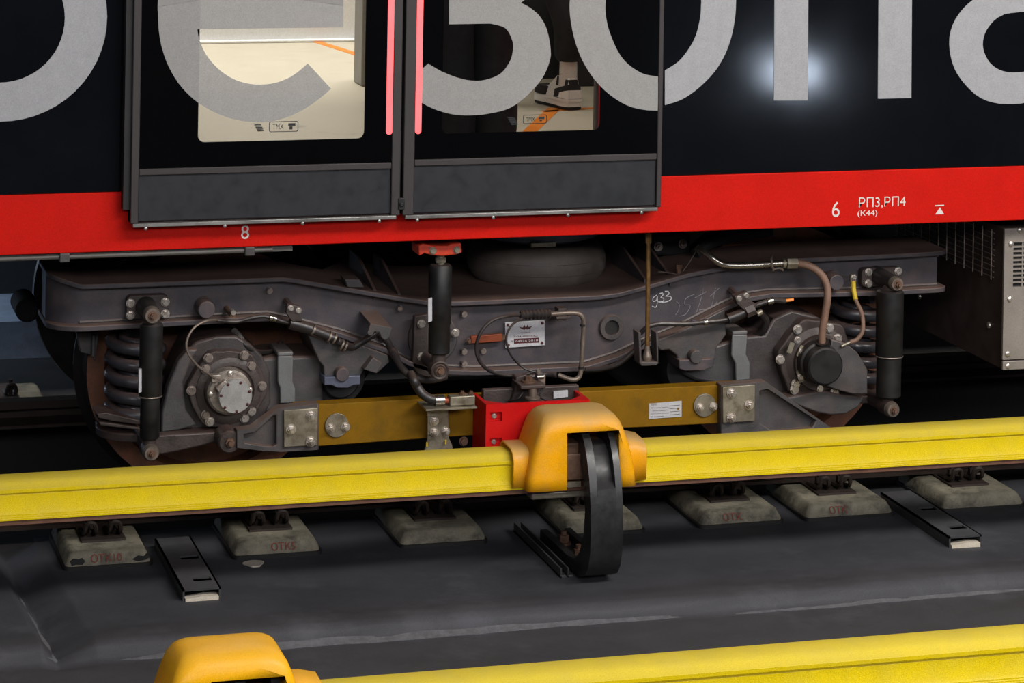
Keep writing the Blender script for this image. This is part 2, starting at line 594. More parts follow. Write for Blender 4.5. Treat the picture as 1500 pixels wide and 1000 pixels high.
# ================================================================== SETTING: floor, track bed, walls
def build_floor():
    g0, g1 = P(12, 824, 9.0), P(88, 954, 9.0)

    def on_floor(px, py):
        ray = _d + _r * ((px - CX) / F) - _u * ((py - CY) / F)
        t = (FZ - CAM.z) / ray.z
        return CAM + ray * t
    g0, g1 = on_floor(18, 828), on_floor(84, 948)
    gd = (g1 - g0)
    xs = [-1.6 + 0.05 * i for i in range(38)] + [0.3 + 0.008 * i for i in range(120)] + [1.26 + 0.04 * i for i in range(170)]
    ys = [6.0 + 0.1 * i for i in range(22)] + [8.2 + 0.02 * i for i in range(25)] + [8.7 + 0.05 * i for i in range(20)]
    from mathutils import noise
    vs, fs = [], []
    for y in ys:
        for x in xs:
            z = FZ
            e = 8.50 + 0.018 * noise.noise(Vector((x * 1.3, 0, 3))) + 0.01 * noise.noise(Vector((x * 6, 1, 3)))
            t = min(max((e - y) / 0.055, 0), 1)
            z -= 0.045 * (t * t * (3 - 2 * t))
            rise = max(0, 1 - abs(y - e - 0.05) / 0.09)
            z += 0.009 * rise
            if y > 8.40:
                gx = g0.x + gd.x * (y - g0.y) / gd.y
                dd = (x - gx)
                if dd > 0:
                    gg = max(0, 1 - dd / 0.12)
                else:
                    gg = max(0, 1 + dd / 0.045)
                z -= 0.05 * gg * min(1, (y - 8.40) / 0.1) * (1 if y < 9.3 else 0.6)
            z += 0.0035 * noise.noise(Vector((x * 2.2, y * 2.2, 0))) + 0.0012 * noise.noise(Vector((x * 14, y * 14, 0)))
            vs.append((x, y, z))
    n = len(xs)
    for j in range(len(ys) - 1):
        for i in range(n - 1):
            fs.append((j * n + i, j * n + i + 1, (j + 1) * n + i + 1, (j + 1) * n + i))
    fl = struct('floor', B().add(vs, fs), 'floor', smooth=60)
    # pale mortar smear beside the second sleeper block
    c = on_floor(372, 826)
    pts = [(c.x + 0.032 * math.cos(a) * (1 + 0.25 * math.sin(3 * a)), c.y + 0.035 * math.sin(a)) for a in [i * math.pi / 8 for i in range(16)]]
    obj('mortar_patch', B().add([(x, y, FZ + 0.004) for x, y in pts] + [(x, y, FZ - 0.01) for x, y in pts],
                                [tuple(range(16))] + [(i, (i + 1) % 16, (i + 1) % 16 + 16, i + 16) for i in range(16)]), 'mortar', fl)
    st_ = []
    for i in range(13):
        q = g0 + gd * (i / 12)
        wv = 0.010 + 0.012 * i / 12 + 0.004 * math.sin(i * 2.1)
        zz = FZ - 0.05 + 0.009 + 0.002
        st_.append([Vector((q.x - 0.022 - wv, q.y, zz + 0.018)), Vector((q.x - 0.022 + wv, q.y, zz)), Vector((q.x - 0.022 + wv, q.y, zz - 0.02)), Vector((q.x - 0.022 - wv, q.y, zz - 0.004))])
    obj('dust_streak', B().loft(st_), 'dustgrey', fl, smooth=60)
    # dust gathered at the foot of the step
    for xa_, xb_, wd in ((-0.9, 0.75, 0.02), (1.25, 3.1, 0.03), (3.25, 4.6, 0.016)):
        rg = []
        m_ = 40
        for i in range(m_ + 1):
            x = xa_ + (xb_ - xa_) * i / m_
            e = 8.50 + 0.018 * noise.noise(Vector((x * 1.3, 0, 3))) + 0.01 * noise.noise(Vector((x * 6, 1, 3)))
            k = wd * math.sin(math.pi * i / m_) ** 0.5 * (0.7 + 0.6 * noise.noise(Vector((x * 5, 3, 0)))) + 0.001
            rg.append([Vector((x, e - 0.052 - k * 0.6, FZ - 0.0430)), Vector((x, e - 0.047 + k, FZ - 0.0445 + 0.8 * k)), Vector((x, e - 0.047 + k, FZ - 0.055)), Vector((x, e - 0.052 - k * 0.6, FZ - 0.055))])
        obj('dust_streak', B().loft(rg), 'dustgrey', fl, smooth=60)
    # dirt crumbs lying under the left end of the bogie
    return fl


build_floor()
struct('trim_1', B().box((-3, 9.62, -0.52), (9, 12.4, -0.46)), 'floord')
b = B().box((-3, 9.60, -0.5), (9, 9.66, FZ - 0.002))
struct('trim_2', b, 'floord')
struct('trim_3', B().box((-3, 11.3, -0.46), (9, 12.4, -0.15)), 'floord')
b = B().box((-3, 12.95, -0.46), (9, 13.6, -0.10))
struct('trim_4', b, 'bgledge')
struct('wall_back', B().box((-3, 13.6, -0.46), (9, 13.7, 0.95)), 'wallb')

# pebbles and paper crumbs in the track bed at the far left
crumbs = B()
for i in range(26):
    p = P(random.uniform(10, 140), random.uniform(600, 668), 10.4)
    ray = (p - CAM)
    t = (-0.455 - CAM.z) / ray.z
    q = CAM + ray * t
    s = random.uniform(0.004, 0.009)
    crumbs.box(q - Vector((s, s, s)), q + Vector((s, s, s * 0.5)))
o = obj('debris_crumbs', crumbs, 'mortar')
o['kind'] = 'stuff'; o['label'] = 'pale crumbs scattered in the dark track bed'; o['category'] = 'debris'


# ================================================================== running rails
def rail_profile(yc, zt, h):
    p = [(-0.036, 0), (-0.036, -0.03), (-0.009, -0.045), (-0.009, -h + 0.03), (-0.072, -h + 0.012), (-0.072, -h),
         (0.072, -h), (0.072, -h + 0.012), (0.009, -h + 0.03), (0.009, -0.045), (0.036, -0.03), (0.036, 0)]
    return [(yc + a, zt + c) for a, c in p]


def extrude_x(prof, x0, x1, b=None):
    b = b or B()
    return b.loft([[Vector((x0, y, z)) for y, z in prof], [Vector((x1, y, z)) for y, z in prof]])


for yc, lab in ((9.60, 'rusty running rail under the near wheels, behind the yellow cover'),
                (11.00, 'rusty running rail on the far side under the car')):
    o = obj('running_rail', extrude_x(rail_profile(yc, 0.0, 0.097), -2, 8), 'raild')
    o['label'] = lab
    o['category'] = 'rail'


# ================================================================== sleeper blocks
def block_rings(x0, y0, y1, hx):
    rings = []
    for z, ins in ((FZ - 0.04, 0.0), (-0.142, 0.0), (-0.134, 0.003), (-0.113, 0.014), (-0.106, 0.024)):
        r = 0.02
        a = rrect(x0 - hx + ins, x0 + hx - ins, y0 + ins, y1 - ins * 0.3, r, 3)
        rings.append([Vector((x, y, z)) for x, y in a])
    return rings


clipm = {}


def sleeper(pxa, pxb, py, label, text=None, tbox=None, yf=9.245, far=False):
    a, c = P(pxa, py, yf), P(pxb, py, yf)
    xc, hx = (a.x + c.x) / 2, (c.x - a.x) / 2
    yb = yf + 0.42
    t = thing('sleeper_block', label, 'sleeper', (xc, yf + 0.15, FZ), 'concrete sleeper blocks along the track')
    obj('block', B().loft(block_rings(xc, yf, yb, hx)), 'sleeper', t)
    bb = B()
    r0 = rrect(xc - hx - 0.008, xc + hx + 0.008, yf - 0.008, yb, 0.022, 3)
    bb.loft([[Vector((x, y, FZ - 0.01)) for x, y in r0], [Vector((x, y, FZ + 0.012)) for x, y in r0]])
    obj('rubber_boot', bb, 'rubber', t)
    pl = obj('base_plate', B().box((xc - 0.075, yf + 0.12, -0.108), (xc + 0.075, yb - 0.02, -0.098)), 'clip', t)
    for s in (-1, 1):
        x = xc + s * 0.042
        cl = B().tube([(x - 0.018, yf + 0.26, -0.095), (x - 0.02, yf + 0.16, -0.085), (x - 0.012, yf + 0.14, -0.05), (x + 0.012, yf + 0.14, -0.05),
                       (x + 0.02, yf + 0.16, -0.085), (x + 0.018, yf + 0.26, -0.095)], 0.008, n=6, sub=4)
        cl.cyl((x, yf + 0.185, -0.10), (x, yf + 0.185, -0.035), 0.009, n=6)
        cl.cyl((x, yf + 0.185, -0.075), (x, yf + 0.185, -0.055), 0.019, n=6)
        obj('spring_clip', cl, 'clip', t)
    if text:
        A, Cc = P(tbox[0], tbox[3], yf + 0.010), P(tbox[2], tbox[1], yf + 0.010)
        # lettering follows the sloped front chamfer of the block
        tb = text_b(text, A.x, Cc.x, 0, 1, 0)
        for v in tb.v:
            k = v.z
            v.z = -0.138 + 0.024 * k
            v.y = yf + 0.0005 + 0.018 * max(0, (k - 0.25)) - 0.003
        obj('marking', tb, 'paintred', t, smooth=0)
    return t


s1 = sleeper(96, 221, 828, 'leftmost sleeper block in front, chipped black corners and red marking', 'ОТК10', (133, 812, 178, 826))
for bx in ([(103, 823), (108, 819), (116, 820), (121, 818), (125, 822), (121, 827), (111, 827), (105, 829)], [(194, 819), (203, 814), (211, 815), (217, 811), (220, 816), (212, 820), (201, 822)]):
    obj('tar_patch', B().pp(bx, 9.2435, 9.26), 'rubber', s1)
sleeper(344, 469, 815, 'second sleeper block from the left, red marking on its front edge', 'ОТК5', (397, 800, 432, 812))
sleeper(588, 712, 800, 'clean grey sleeper block just left of the black rail bracket')
sleeper(828, 943, 784, 'sleeper block partly hidden behind the black curved bracket')
sleeper(1027, 1146, 770, 'first sleeper block to the right of the black bracket', 'ОТК', (1058, 750, 1086, 762))
sleeper(1182, 1308, 762, 'sleeper block right of centre with a faint red smear', 'ОТК', (1214, 740, 1240, 752))
sleeper(1383, 1500, 747, 'rightmost sleeper block, beside the slotted black channel')
# far side of the track, glimpsed at the left under the car
for xa, xb, lab in ((-62, 76, 'dim sleeper block seen under the car at the far left edge'),):
    sleeper(xa, xb, 571, lab, yf=11.32)


# ================================================================== contact rails with yellow covers
ZT = ZP(500, 665, 8.9)
ZB = ZP(500, 733, 8.775)


def cover_profile(dy, t=0.004):
    yf, yb = 8.787 + dy, 8.905 + dy
    o = [(yf - 0.013, ZB), (yf - 0.013, ZB + 0.005), (yf - 0.0105, ZB + 0.007), (yf - 0.0105, ZB + 0.011), (yf - 0.008, ZB + 0.013), (yf - 0.008, ZB + 0.017), (yf - 0.005, ZB + 0.019), (yf - 0.004, ZB + 0.024), (yf, ZB + 0.03), (yf + 0.001, ZT - 0.042), (yf + 0.004, ZT - 0.040),
         (yf + 0.004, ZT - 0.036), (yf - 0.003, ZT - 0.034), (yf - 0.003, ZT - 0.024), (yf + 0.0, ZT - 0.0215), (yf + 0.006, ZT - 0.020), (yf + 0.014, ZT - 0.009), (yf + 0.035, ZT), (yb - 0.03, ZT + 0.001),
         (yb, ZT - 0.004), (yb + 0.008, ZT - 0.02), (yb + 0.008, ZB)]
    inn = [(y + (t if y < (yf + yb) / 2 else -t), z - (t if z > ZB + 0.02 else 0)) for y, z in o]
    return o + inn[::-1]


def contact_rail(dy, spans, label, loc):
    t = thing('contact_rail', label, 'contact rail', loc)
    for x0, x1 in spans:
        obj('rail_cover', extrude_x(cover_profile(dy), x0, x1), 'yellow', t, smooth=50)
    yc = 8.85 + dy
    pr = [(yc - 0.068, ZB - 0.016), (yc - 0.068, ZB - 0.003), (yc - 0.012, ZB + 0.03), (yc - 0.012, ZT - 0.045), (yc - 0.035, ZT - 0.035), (yc - 0.035, ZT - 0.015),
          (yc + 0.035, ZT - 0.015), (yc + 0.035, ZT - 0.035), (yc + 0.012, ZT - 0.045), (yc + 0.012, ZB + 0.03), (yc + 0.05, ZB + 0.016), (yc + 0.05, ZB - 0.012)]
    obj('rail', extrude_x(pr, spans[0][0], spans[-1][1]), 'rail', t)
    return t


xa, xb = XP(792, 690, 8.78), XP(912, 690, 8.78)
contact_rail(0, ((-2.2, xa), (xb, 8)), 'contact rail under a bright yellow cover, running past the bogie', (3, 8.85, ZB))
DN = -2.12
xn = XP(327, 960, 6.68)
contact_rail(DN, ((-2.2, xn - 0.1), (xn + 0.12, 7)), 'contact rail under a yellow cover along the bottom edge of the view', (2, 8.85 + DN, ZB))


# amber hoods over the bracket positions
def hood(xc, dy, mt, label):
    t = thing('bracket_hood', label, 'cover', (xc, 8.85 + dy, ZB), 'amber plastic hoods over the rail brackets')
    xo0, xo1 = XP(831, 660, 8.715) - XP(849, 660, 8.715), XP(907, 660, 8.715) - XP(849, 660, 8.715)
    zo = ZP(868, 632, 8.72)
    spec = [(ZB + 0.006, 0.168, 8.712, 8.975, 0.025), (ZB + 0.05, 0.163, 8.712, 8.972, 0.025), (ZB + 0.10, 0.154, 8.714, 8.966, 0.025), (zo - 0.05, 0.144, 8.716, 8.96, 0.025),
            (zo, 0.127, 8.72, 8.95, 0.025), (zo + 0.024, 0.118, 8.726, 8.944, 0.03), (zo + 0.042, 0.106, 8.738, 8.932, 0.042),
            (zo + 0.052, 0.094, 8.754, 8.906, 0.036), (zo + 0.057, 0.074, 8.776, 8.886, 0.03), (zo + 0.059, 0.03, 8.82, 8.86, 0.012)]
    rings = []
    for z, hx, yf, yb, r in spec:
        k = 4
        yb = min(yb, 8.926)
        ring = [(xo0, yf), (xo1, yf)]
        if z > zo + 0.02:
            ring = [(max(xo0, -(hx - r) * 0.5), yf), (min(xo1, (hx - r) * 0.5), yf)]
        for cx, cy, a0 in ((hx - r, yf + r, -90), (hx - r, yb - r, 0), (-hx + r, yb - r, 90), (-hx + r, yf + r, 180)):
            for i in range(k + 1):
                a = math.radians(a0 + 90 * i / k)
                ring.append((cx + r * math.cos(a), cy + r * math.sin(a)))
        rings.append([Vector((xc + (x if j < 2 and z < zo + 0.02 else x * 1.06 + (0.026 if x > 0 else 0.0)), y + dy, z)) for j, (x, y) in enumerate(ring)])
    n = len(rings[0])
    b = B()
    vs = [v for r in rings for v in r]
    fs = []
    for kk in range(len(rings) - 1):
        for i in range(n):
            if i == 0 and spec[kk][0] < zo - 0.001:
                continue                        # the opening the bracket arm passes through
            fs.append((kk * n + i, kk * n + (i + 1) % n, (kk + 1) * n + (i + 1) % n, (kk + 1) * n + i))
    fs.append(tuple(range((len(rings) - 1) * n, len(rings) * n)))
    b.add(vs, fs)
    o = obj('shell', b, mt, t, smooth=60)
    md = o.modifiers.new('wall', 'SOLIDIFY'); md.thickness = 0.006; md.offset = -1
    for x0, x1, gr in ((-0.215, -0.14, 0.0), (0.14, 0.25, 0.014)):
        b = B()
        rr = []
        steps = ((x0, 0.004), (x0 + 0.004, 0), (x0 * 0.75 + x1 * 0.25, 0.0), (x1, 0.0)) if x0 < 0 else ((x0, 0.0), (x0 * 0.4 + x1 * 0.6, 0.0), (x1 - 0.004, 0), (x1, 0.004))
        for x, e in steps:
            g = gr if x > 0 and x < 0.22 else (0 if x < 0 else gr * 0.3)
            pr = [(8.760, ZB + 0.012), (8.760 - e, ZT - 0.02 + g), (8.772, ZT + 0.004 + g), (8.80, ZT + 0.014 + g), (8.89, ZT + 0.016 + g), (8.92, ZT + g), (8.926, ZT - 0.03), (8.926, ZB + 0.012)]
            rr.append([Vector((xc + x, y + dy, z)) for y, z in pr])
        b.loft(rr, closed=False)
        o = obj('end_skirt', b, mt, t, smooth=50)
        md = o.modifiers.new('wall', 'SOLIDIFY'); md.thickness = 0.005; md.offset = 0
    return t


hood(XP(849, 660, 8.715), 0, 'hood', 'dusty amber plastic hood over the bracket in the middle')
hood(xn, DN, 'hoodnew', 'clean amber plastic hood cut off by the bottom edge')


# black curved bracket carrying the rail
def bracket(xc, dy, label):
    t = thing('rail_bracket', label, 'bracket', (xc, 8.75 + dy, FZ), 'black curved brackets carrying the contact rails')
    back = [(9.22, -0.118), (8.90, -0.116), (8.82, -0.104), (8.77, -0.07), (8.728, 0.0), (8.715, 0.08), (8.725, 0.15), (8.75, 0.205), (8.785, 0.24), (8.87, 0.25)]
    outer = [(8.87, 0.327), (8.80, 0.332), (8.765, 0.325), (8.735, 0.305), (8.707, 0.265), (8.675, 0.20), (8.656, 0.12), (8.648, 0.04), (8.652, -0.04), (8.668, -0.09), (8.70, -0.125),
             (8.76, -0.148), (8.84, -0.155), (9.22, -0.157)]
    backm = [(9.22, -0.146), (8.90, -0.144), (8.82, -0.125), (8.77, -0.08)] + back[4:]
    outm = [(8.87, 0.285), (8.81, 0.29), (8.775, 0.28), (8.745, 0.255), (8.72, 0.215), (8.70, 0.185), (8.6655, 0.165), (8.656, 0.12)] + outer[7:]
    b = B()

    def slab(pr, x0, x1):
        ring = [[Vector((x, y + dy, z)) for y, z in pr] for x in (x0, x1)]
        b.loft(ring)
    x0, x1 = XP(866, 740, 8.65) - XP(849, 660, 8.715) + xc, XP(913, 740, 8.65) - XP(849, 660, 8.715) + xc
    slab(back + outer, x0, x0 + 0.026)
    slab(backm + outm, x0 + 0.026, x1 - 0.022)
    slab(back + outer, x1 - 0.022, x1)
    obj('arm', b, 'brak', t, smooth=40)
    # rail clamp under the hood and the bolts
    cl = B().box((x0 - 0.05, 8.80 + dy, ZT - 0.03), (x0 + 0.09, 8.90 + dy, ZT + 0.02))
    cl.box((x0 - 0.06, 8.775 + dy, ZB + 0.02), (x0 + 0.02, 8.79 + dy, ZT - 0.01))
    obj('rail_clamp', cl, 'rust', t, bevel=0.004)
    obj('clamp_shim', B().box((x0 - 0.10, 8.765 + dy, ZB + 0.0), (x0 + 0.0, 8.775 + dy, ZB + 0.018)), 'zinc', t)
    obj('slide_plate', B().box((x0 - 0.16, 8.80 + dy, ZB - 0.045), (x0 + 0.03, 8.88 + dy, ZB - 0.02)), 'zinc', t, bevel=0.006)
    for y in (8.95, 9.12):
        xb_ = (x0 + x1) / 2
        bb = B().cyl((xb_, y + dy, -0.146), (xb_, y + dy, -0.136), 0.026, n=16).cyl((xb_, y + dy, -0.136), (xb_, y + dy, -0.112), 0.018, n=6).cyl((xb_, y + dy, -0.112), (xb_, y + dy, -0.098), 0.010, n=10)
        obj('bolt', bb, 'rust', t)
    # steel angles the bracket foot stands between
    for xx, s in ((x0 - 0.055, 1), (x0 - 0.03, 1)):
        q = B().box((xx, 8.80 + dy, FZ - 0.005), (xx + 0.006, 9.36 + dy, -0.128)).box((xx, 8.80 + dy, FZ - 0.005), (xx + 0.022, 9.36 + dy, -0.153))
        obj('base_angle', q, 'chan', t, bevel=0.0015)
    return t


bracket(XP(849, 660, 8.715), 0, 'black curved plastic bracket holding up the contact rail, bolted to floor')
bracket(xn, DN, 'black curved bracket under the clean amber hood at the bottom edge')


def channel(pxc, label):
    xc = XP(pxc, 850, 8.83)
    hw = 0.062
    t = thing('mounting_channel', label, 'channel', (xc, 9.1, FZ), 'unused slotted channels on the floor')
    b = B()
    z0, z1 = -0.128, -0.122
    ys = [8.83, 8.915, 8.955, 9.16, 9.20, 9.42]
    for i in range(5):
        if i % 2 == 0:
            b.box((xc - hw, ys[i], z0), (xc + hw, ys[i + 1], z1))
        else:
            b.box((xc - hw, ys[i], z0), (xc - 0.012, ys[i + 1], z1))
            b.box((xc + hw - 0.014, ys[i], z0), (xc + hw, ys[i + 1], z1))
    for s in (-1, 1):
        b.box((xc + s * hw, 8.83, FZ - 0.01), (xc + s * (hw - 0.006), 9.42, z1))
    obj('channel_body', b, 'chan', t)
    m = [(xc - hw + 0.008, -0.150), (xc - hw + 0.008, FZ - 0.01), (xc + hw - 0.008, FZ - 0.01), (xc + hw - 0.008, -0.146), (xc + 0.01, -0.143)]
    obj('mortar_fill', B().prism(m, 8.822, 8.86), 'mortar', t)
    return t


channel(296, 'short slotted black channel on the floor between the two left blocks')
channel(1413, 'short slotted black channel on the floor at the right')


# ================================================================== METRO CAR
ZR0 = ZP(750, 348, BY)          # red band, lower and upper edge
ZR1 = ZP(750, 264.5, BY)
ZTOP = 3.55
car = thing('metro_car', 'black metro car with red lower band, big grey letters and lit double doors', 'metro car', (3.0, 10.2, ZR0))
dx0, dx1 = XP(196, 200, BY), XP(966, 200, BY)     # doorway behind the leaves
CARX0, CARX1 = -1.9, 7.9

obj('side_panel', B().box((CARX0, BY, ZR1), (dx0 + 0.05, BY + 0.08, ZTOP)), 'body', car, bevel=0.004)
obj('side_panel', B().box((dx1 - 0.05, BY, ZR1), (CARX1, BY + 0.08, ZTOP)), 'body', car, bevel=0.004)
obj('door_header', B().box((dx0, BY + 0.02, 3.1), (dx1, BY + 0.08, ZTOP)), 'body', car)
band = obj('red_band', B().box((CARX0, BY - 0.001, ZR0), (CARX1, BY + 0.05, ZR1)), 'red', car, bevel=0.003)
obj('floor_plate', B().box((CARX0, BY + 0.05, 1.07), (CARX1, 11.95, 1.12)), 'carfloor', car)
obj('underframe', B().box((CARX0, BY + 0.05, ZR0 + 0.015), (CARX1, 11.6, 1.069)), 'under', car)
obj('roof', B().box((CARX0, BY, ZTOP), (CARX1, 11.95, ZTOP + 0.08)), 'body', car)
# far side of the car: open doorway to the other platform, closed wall elsewhere
fy = 11.85
fa, fb = XP(232, 80, fy), XP(536, 80, fy)
obj('far_side_panel', B().box((CARX0, fy, 1.12), (fa, fy + 0.1, ZTOP)), 'darkin', car)
obj('far_side_panel', B().box((fb, fy, 1.12), (CARX1, fy + 0.1, ZTOP)), 'darkin', car)
obj('door_pillar', B().box((fb - 0.055, fy - 0.16, 1.12), (fb + 0.05, fy, ZTOP)), 'greyin', car, bevel=0.01)
obj('far_sill', B().box((fa, 11.95, 1.06), (fb, 12.02, 1.12)), 'carfloor', car)
obj('heater_box', B().box((XP(838, 110, 11.6), 11.55, 1.12), (XP(1040, 110, 11.6), fy, 1.52)), 'darkin', car, bevel=0.01)
obj('draught_screen', B().box((XP(874, 100, 9.06), 9.06, 1.12), (XP(895, 100, 9.06), 9.10, 2.9)), 'greyin', car, bevel=0.01)
for y in (9.9, 10.9):
    obj('ceiling_lamp', B().box((0.3, y - 0.1, 3.36), (5.8, y + 0.1, 3.42)), 'lamp', car)
# orange guide lines let into the floor
ol = B()
zf = 1.1205


def fl_pt(px, py, z=1.1212):
    ray = _d + _r * ((px - CX) / F) - _u * ((py - CY) / F)
    return CAM + ray * ((z - CAM.z) / ray.z)


def strip(a, c, wd):
    a, c = fl_pt(*a), fl_pt(*c)
    n = (c - a).cross(Vector((0, 0, 1))).normalized() * wd / 2
    return B().add([a - n, c - n, c + n, a + n] + [v - Vector((0, 0, 0.003)) for v in (a - n, c - n, c + n, a + n)],
                   [(0, 1, 2, 3), (0, 4, 5, 1), (1, 5, 6, 2), (2, 6, 7, 3), (3, 7, 4, 0), (7, 6, 5, 4)])


obj('floor_line', strip((640, 103), (800, 103), 0.05), 'orange', car, smooth=0)
obj('floor_line', strip((795, 163), (884, 157), 0.04), 'orange', car, smooth=0)
obj('floor_line', strip((768, 200), (812, 158), 0.055), 'orange', car, smooth=0)

# the platform on the far side seen through the open doorway
struct('floor_far_platform', B().box((-2, 12.06, 0.95), (8, 15.2, 1.112)), 'carfloor')
wy = 13.55
struct('wall_far_platform', B().box((-2, wy, 1.112), (8, wy + 0.15, 4.4)), 'white')
z0 = ZP(400, 57, wy - 0.03)
struct('baseboard_far_platform', B().box((-2, wy - 0.04, 1.112), (8, wy, z0 - 0.004)), 'white', bevel=0.006)
ps = strip((462, 58), (545, 84), 0.045)
for v in ps.v:
    v.z -= 0.007
struct('trim_5', ps, 'orange')

# ---------------------------------------------------------------- big letters
K = 8.0                           # mid height of the x-height band, in pixels of the view


def pxz(pts, Y):
    return [(p.x, p.z) for p in (P(x, y, Y) for x, y in pts)]


def cr(pts, sub=4):               # smooth open curve through 2-D points
    q = []
    for i in range(len(pts) - 1):
        p0 = Vector(pts[max(i - 1, 0)]); p1 = Vector(pts[i]); p2 = Vector(pts[i + 1]); p3 = Vector(pts[min(i + 2, len(pts) - 1)])
        for k in range(sub):
            t = k / sub
            v = 0.5 * ((2 * p1) + (p2 - p0) * t + (2 * p0 - 5 * p1 + 4 * p2 - p3) * t * t + (3 * p1 - p0 - 3 * p2 + p3) * t ** 3)
            q.append((v.x, v.y))
    q.append(tuple(pts[-1]))
    return q


def letter(polys, Y, mt, parent, thick=0.0015):
    b = B()
    for pl in polys:
        if isinstance(pl, tuple):
            b.ring_strip(pxz(pl[0], Y - thick), pxz(pl[1], Y - thick), Y - thick, Y + 0.0002, closed=pl[2])
        else:
            b.prism(pxz(pl, Y - thick), Y - thick, Y + 0.0002)
    return obj('vinyl_letter', b, mt, parent, smooth=0)


def ell(cx, cy, rx, ry, n=56):
    return [(cx + rx * math.cos(2 * math.pi * i / n), cy + ry * math.sin(2 * math.pi * i / n)) for i in range(n)]


def mirror(pts):
    return [(x + 0.4, 2 * K - y) for x, y in pts]


# first letter: ring with a flag above
letter([(ell(0, 24, 157, 154), ell(-1, 26, 96, 95), True),
        [(-156, 20), (-150, -80), (-90, -190), (60, -215), (60, -160), (-60, -140), (-95, -60), (-97, 20)]], BY, 'vinyl', car)
o_out = cr([(834, 8), (836, 30), (842.6, 61), (855, 92), (873, 119), (895, 140), (920, 155), (945, 161), (964, 162)])
o_in = cr([(886.5, 8), (888, 26), (893, 47), (905.6, 76), (920, 94), (938, 106), (950, 110), (964, 112)])
n_ = 30


def resample(pts, n):
    L_ = [0]
    for a, c in zip(pts, pts[1:]):
        L_.append(L_[-1] + math.dist(a, c))
    out = []
    for i in range(n):
        s = L_[-1] * i / (n - 1)
        k = max(j for j in range(len(L_)) if L_[j] <= s + 1e-9)
        if k >= len(pts) - 1:
            out.append(pts[-1]); continue
        t = (s - L_[k]) / max(L_[k + 1] - L_[k], 1e-9)
        out.append((pts[k][0] + (pts[k + 1][0] - pts[k][0]) * t, pts[k][1] + (pts[k + 1][1] - pts[k][1]) * t))
    return out


oo, oi = resample(o_out, n_), resample(o_in, n_)
o_full = (mirror(oo)[::-1] + oo[1:], mirror(oi)[::-1] + oi[1:])
o_out2 = cr([(974, 154), (998, 146), (1022, 130), (1046, 106), (1062, 80), (1072, 52), (1077, 24), (1078, 8)])
o_in2 = cr([(974, 103), (994, 90), (1010, 70), (1020, 50), (1026, 24), (1027, 8)])
oo2, oi2 = resample(o_out2, n_), resample(o_in2, n_)
letter([(oo2 + mirror(oo2)[::-1][1:], oi2 + mirror(oi2)[::-1][1:], False)], BY, 'vinyl', car)
letter([[(1133.6, 147.2), (1183.4, 147), (1184.5, -90), (1287.5, -92), (1286, 144.5), (1335, 143.5), (1337, -146), (1135.5, -142)]], BY, 'vinyl', car)
a_out = cr([(1500, -12), (1470, -12), (1440, -6), (1422, 2), (1402, 24), (1392, 48), (1391, 72), (1398, 100), (1414, 124), (1434, 142), (1454, 150), (1474, 152.5), (1500, 151), (1528, 142), (1552, 124)])
a_in = cr([(1500, 17), (1474, 20), (1465, 24), (1456, 30), (1444, 46), (1439.6, 64), (1443, 80), (1452, 94), (1466, 103), (1482, 106), (1500, 105), (1528, 98), (1550, 82)])
letter([(resample(a_out, 40), resample(a_in, 40), False),
        [(1500, -12), (1500, 17), (1552, 15), (1552, 142), (1604, 141), (1606, -60), (1580, -115), (1520, -142), (1440, -130), (1440, -80), (1500, -95), (1540, -80), (1552, -45), (1552, -14)]], BY, 'vinyl', car)

# stencilled numbers on the red band
RY = BY - 0.002
text_obj('stencil_number', '6', (1218.5, 295, 1230, 318), RY, 'stencil', car)
text_obj('stencil_text', 'РП3,РП4', (1258, 287, 1326.5, 306), RY, 'stencil', car)
text_obj('stencil_text', '(К44)', (1256, 307, 1285, 318.5), RY, 'stencil', car)
tb = B().pp([(1370, 314), (1377, 303.5), (1383, 313.5)], RY, RY + 0.0005).pp([(1370, 302), (1370, 300.3), (1383, 299.7), (1383, 301.4)], RY, RY + 0.0005)
obj('jacking_mark', tb, 'stencil', car, smooth=0)
text_obj('stencil_number', '8', (353, 329.5, 365, 350), RY, 'stencil', car)

# grey lip and conduit under the red band at the left
b = B()
z1 = ZR0
b.box((CARX0, BY + 0.02, z1 - 0.022), (XP(430, 370, BY), BY + 0.06, z1))
b.cyl((CARX0, BY + 0.015, z1 - 0.016), (XP(400, 370, BY), BY + 0.015, z1 - 0.014), 0.008, n=10)
lip = obj('sill_conduit', b, 'sill', car)
for px in (95, 366):
    xx = XP(px, 378, BY)
    obj('conduit_clip', B().box((xx - 0.016, BY - 0.0, z1 - 0.03), (xx + 0.016, BY + 0.03, z1 - 0.001)), 'frame2', lip, bevel=0.003)


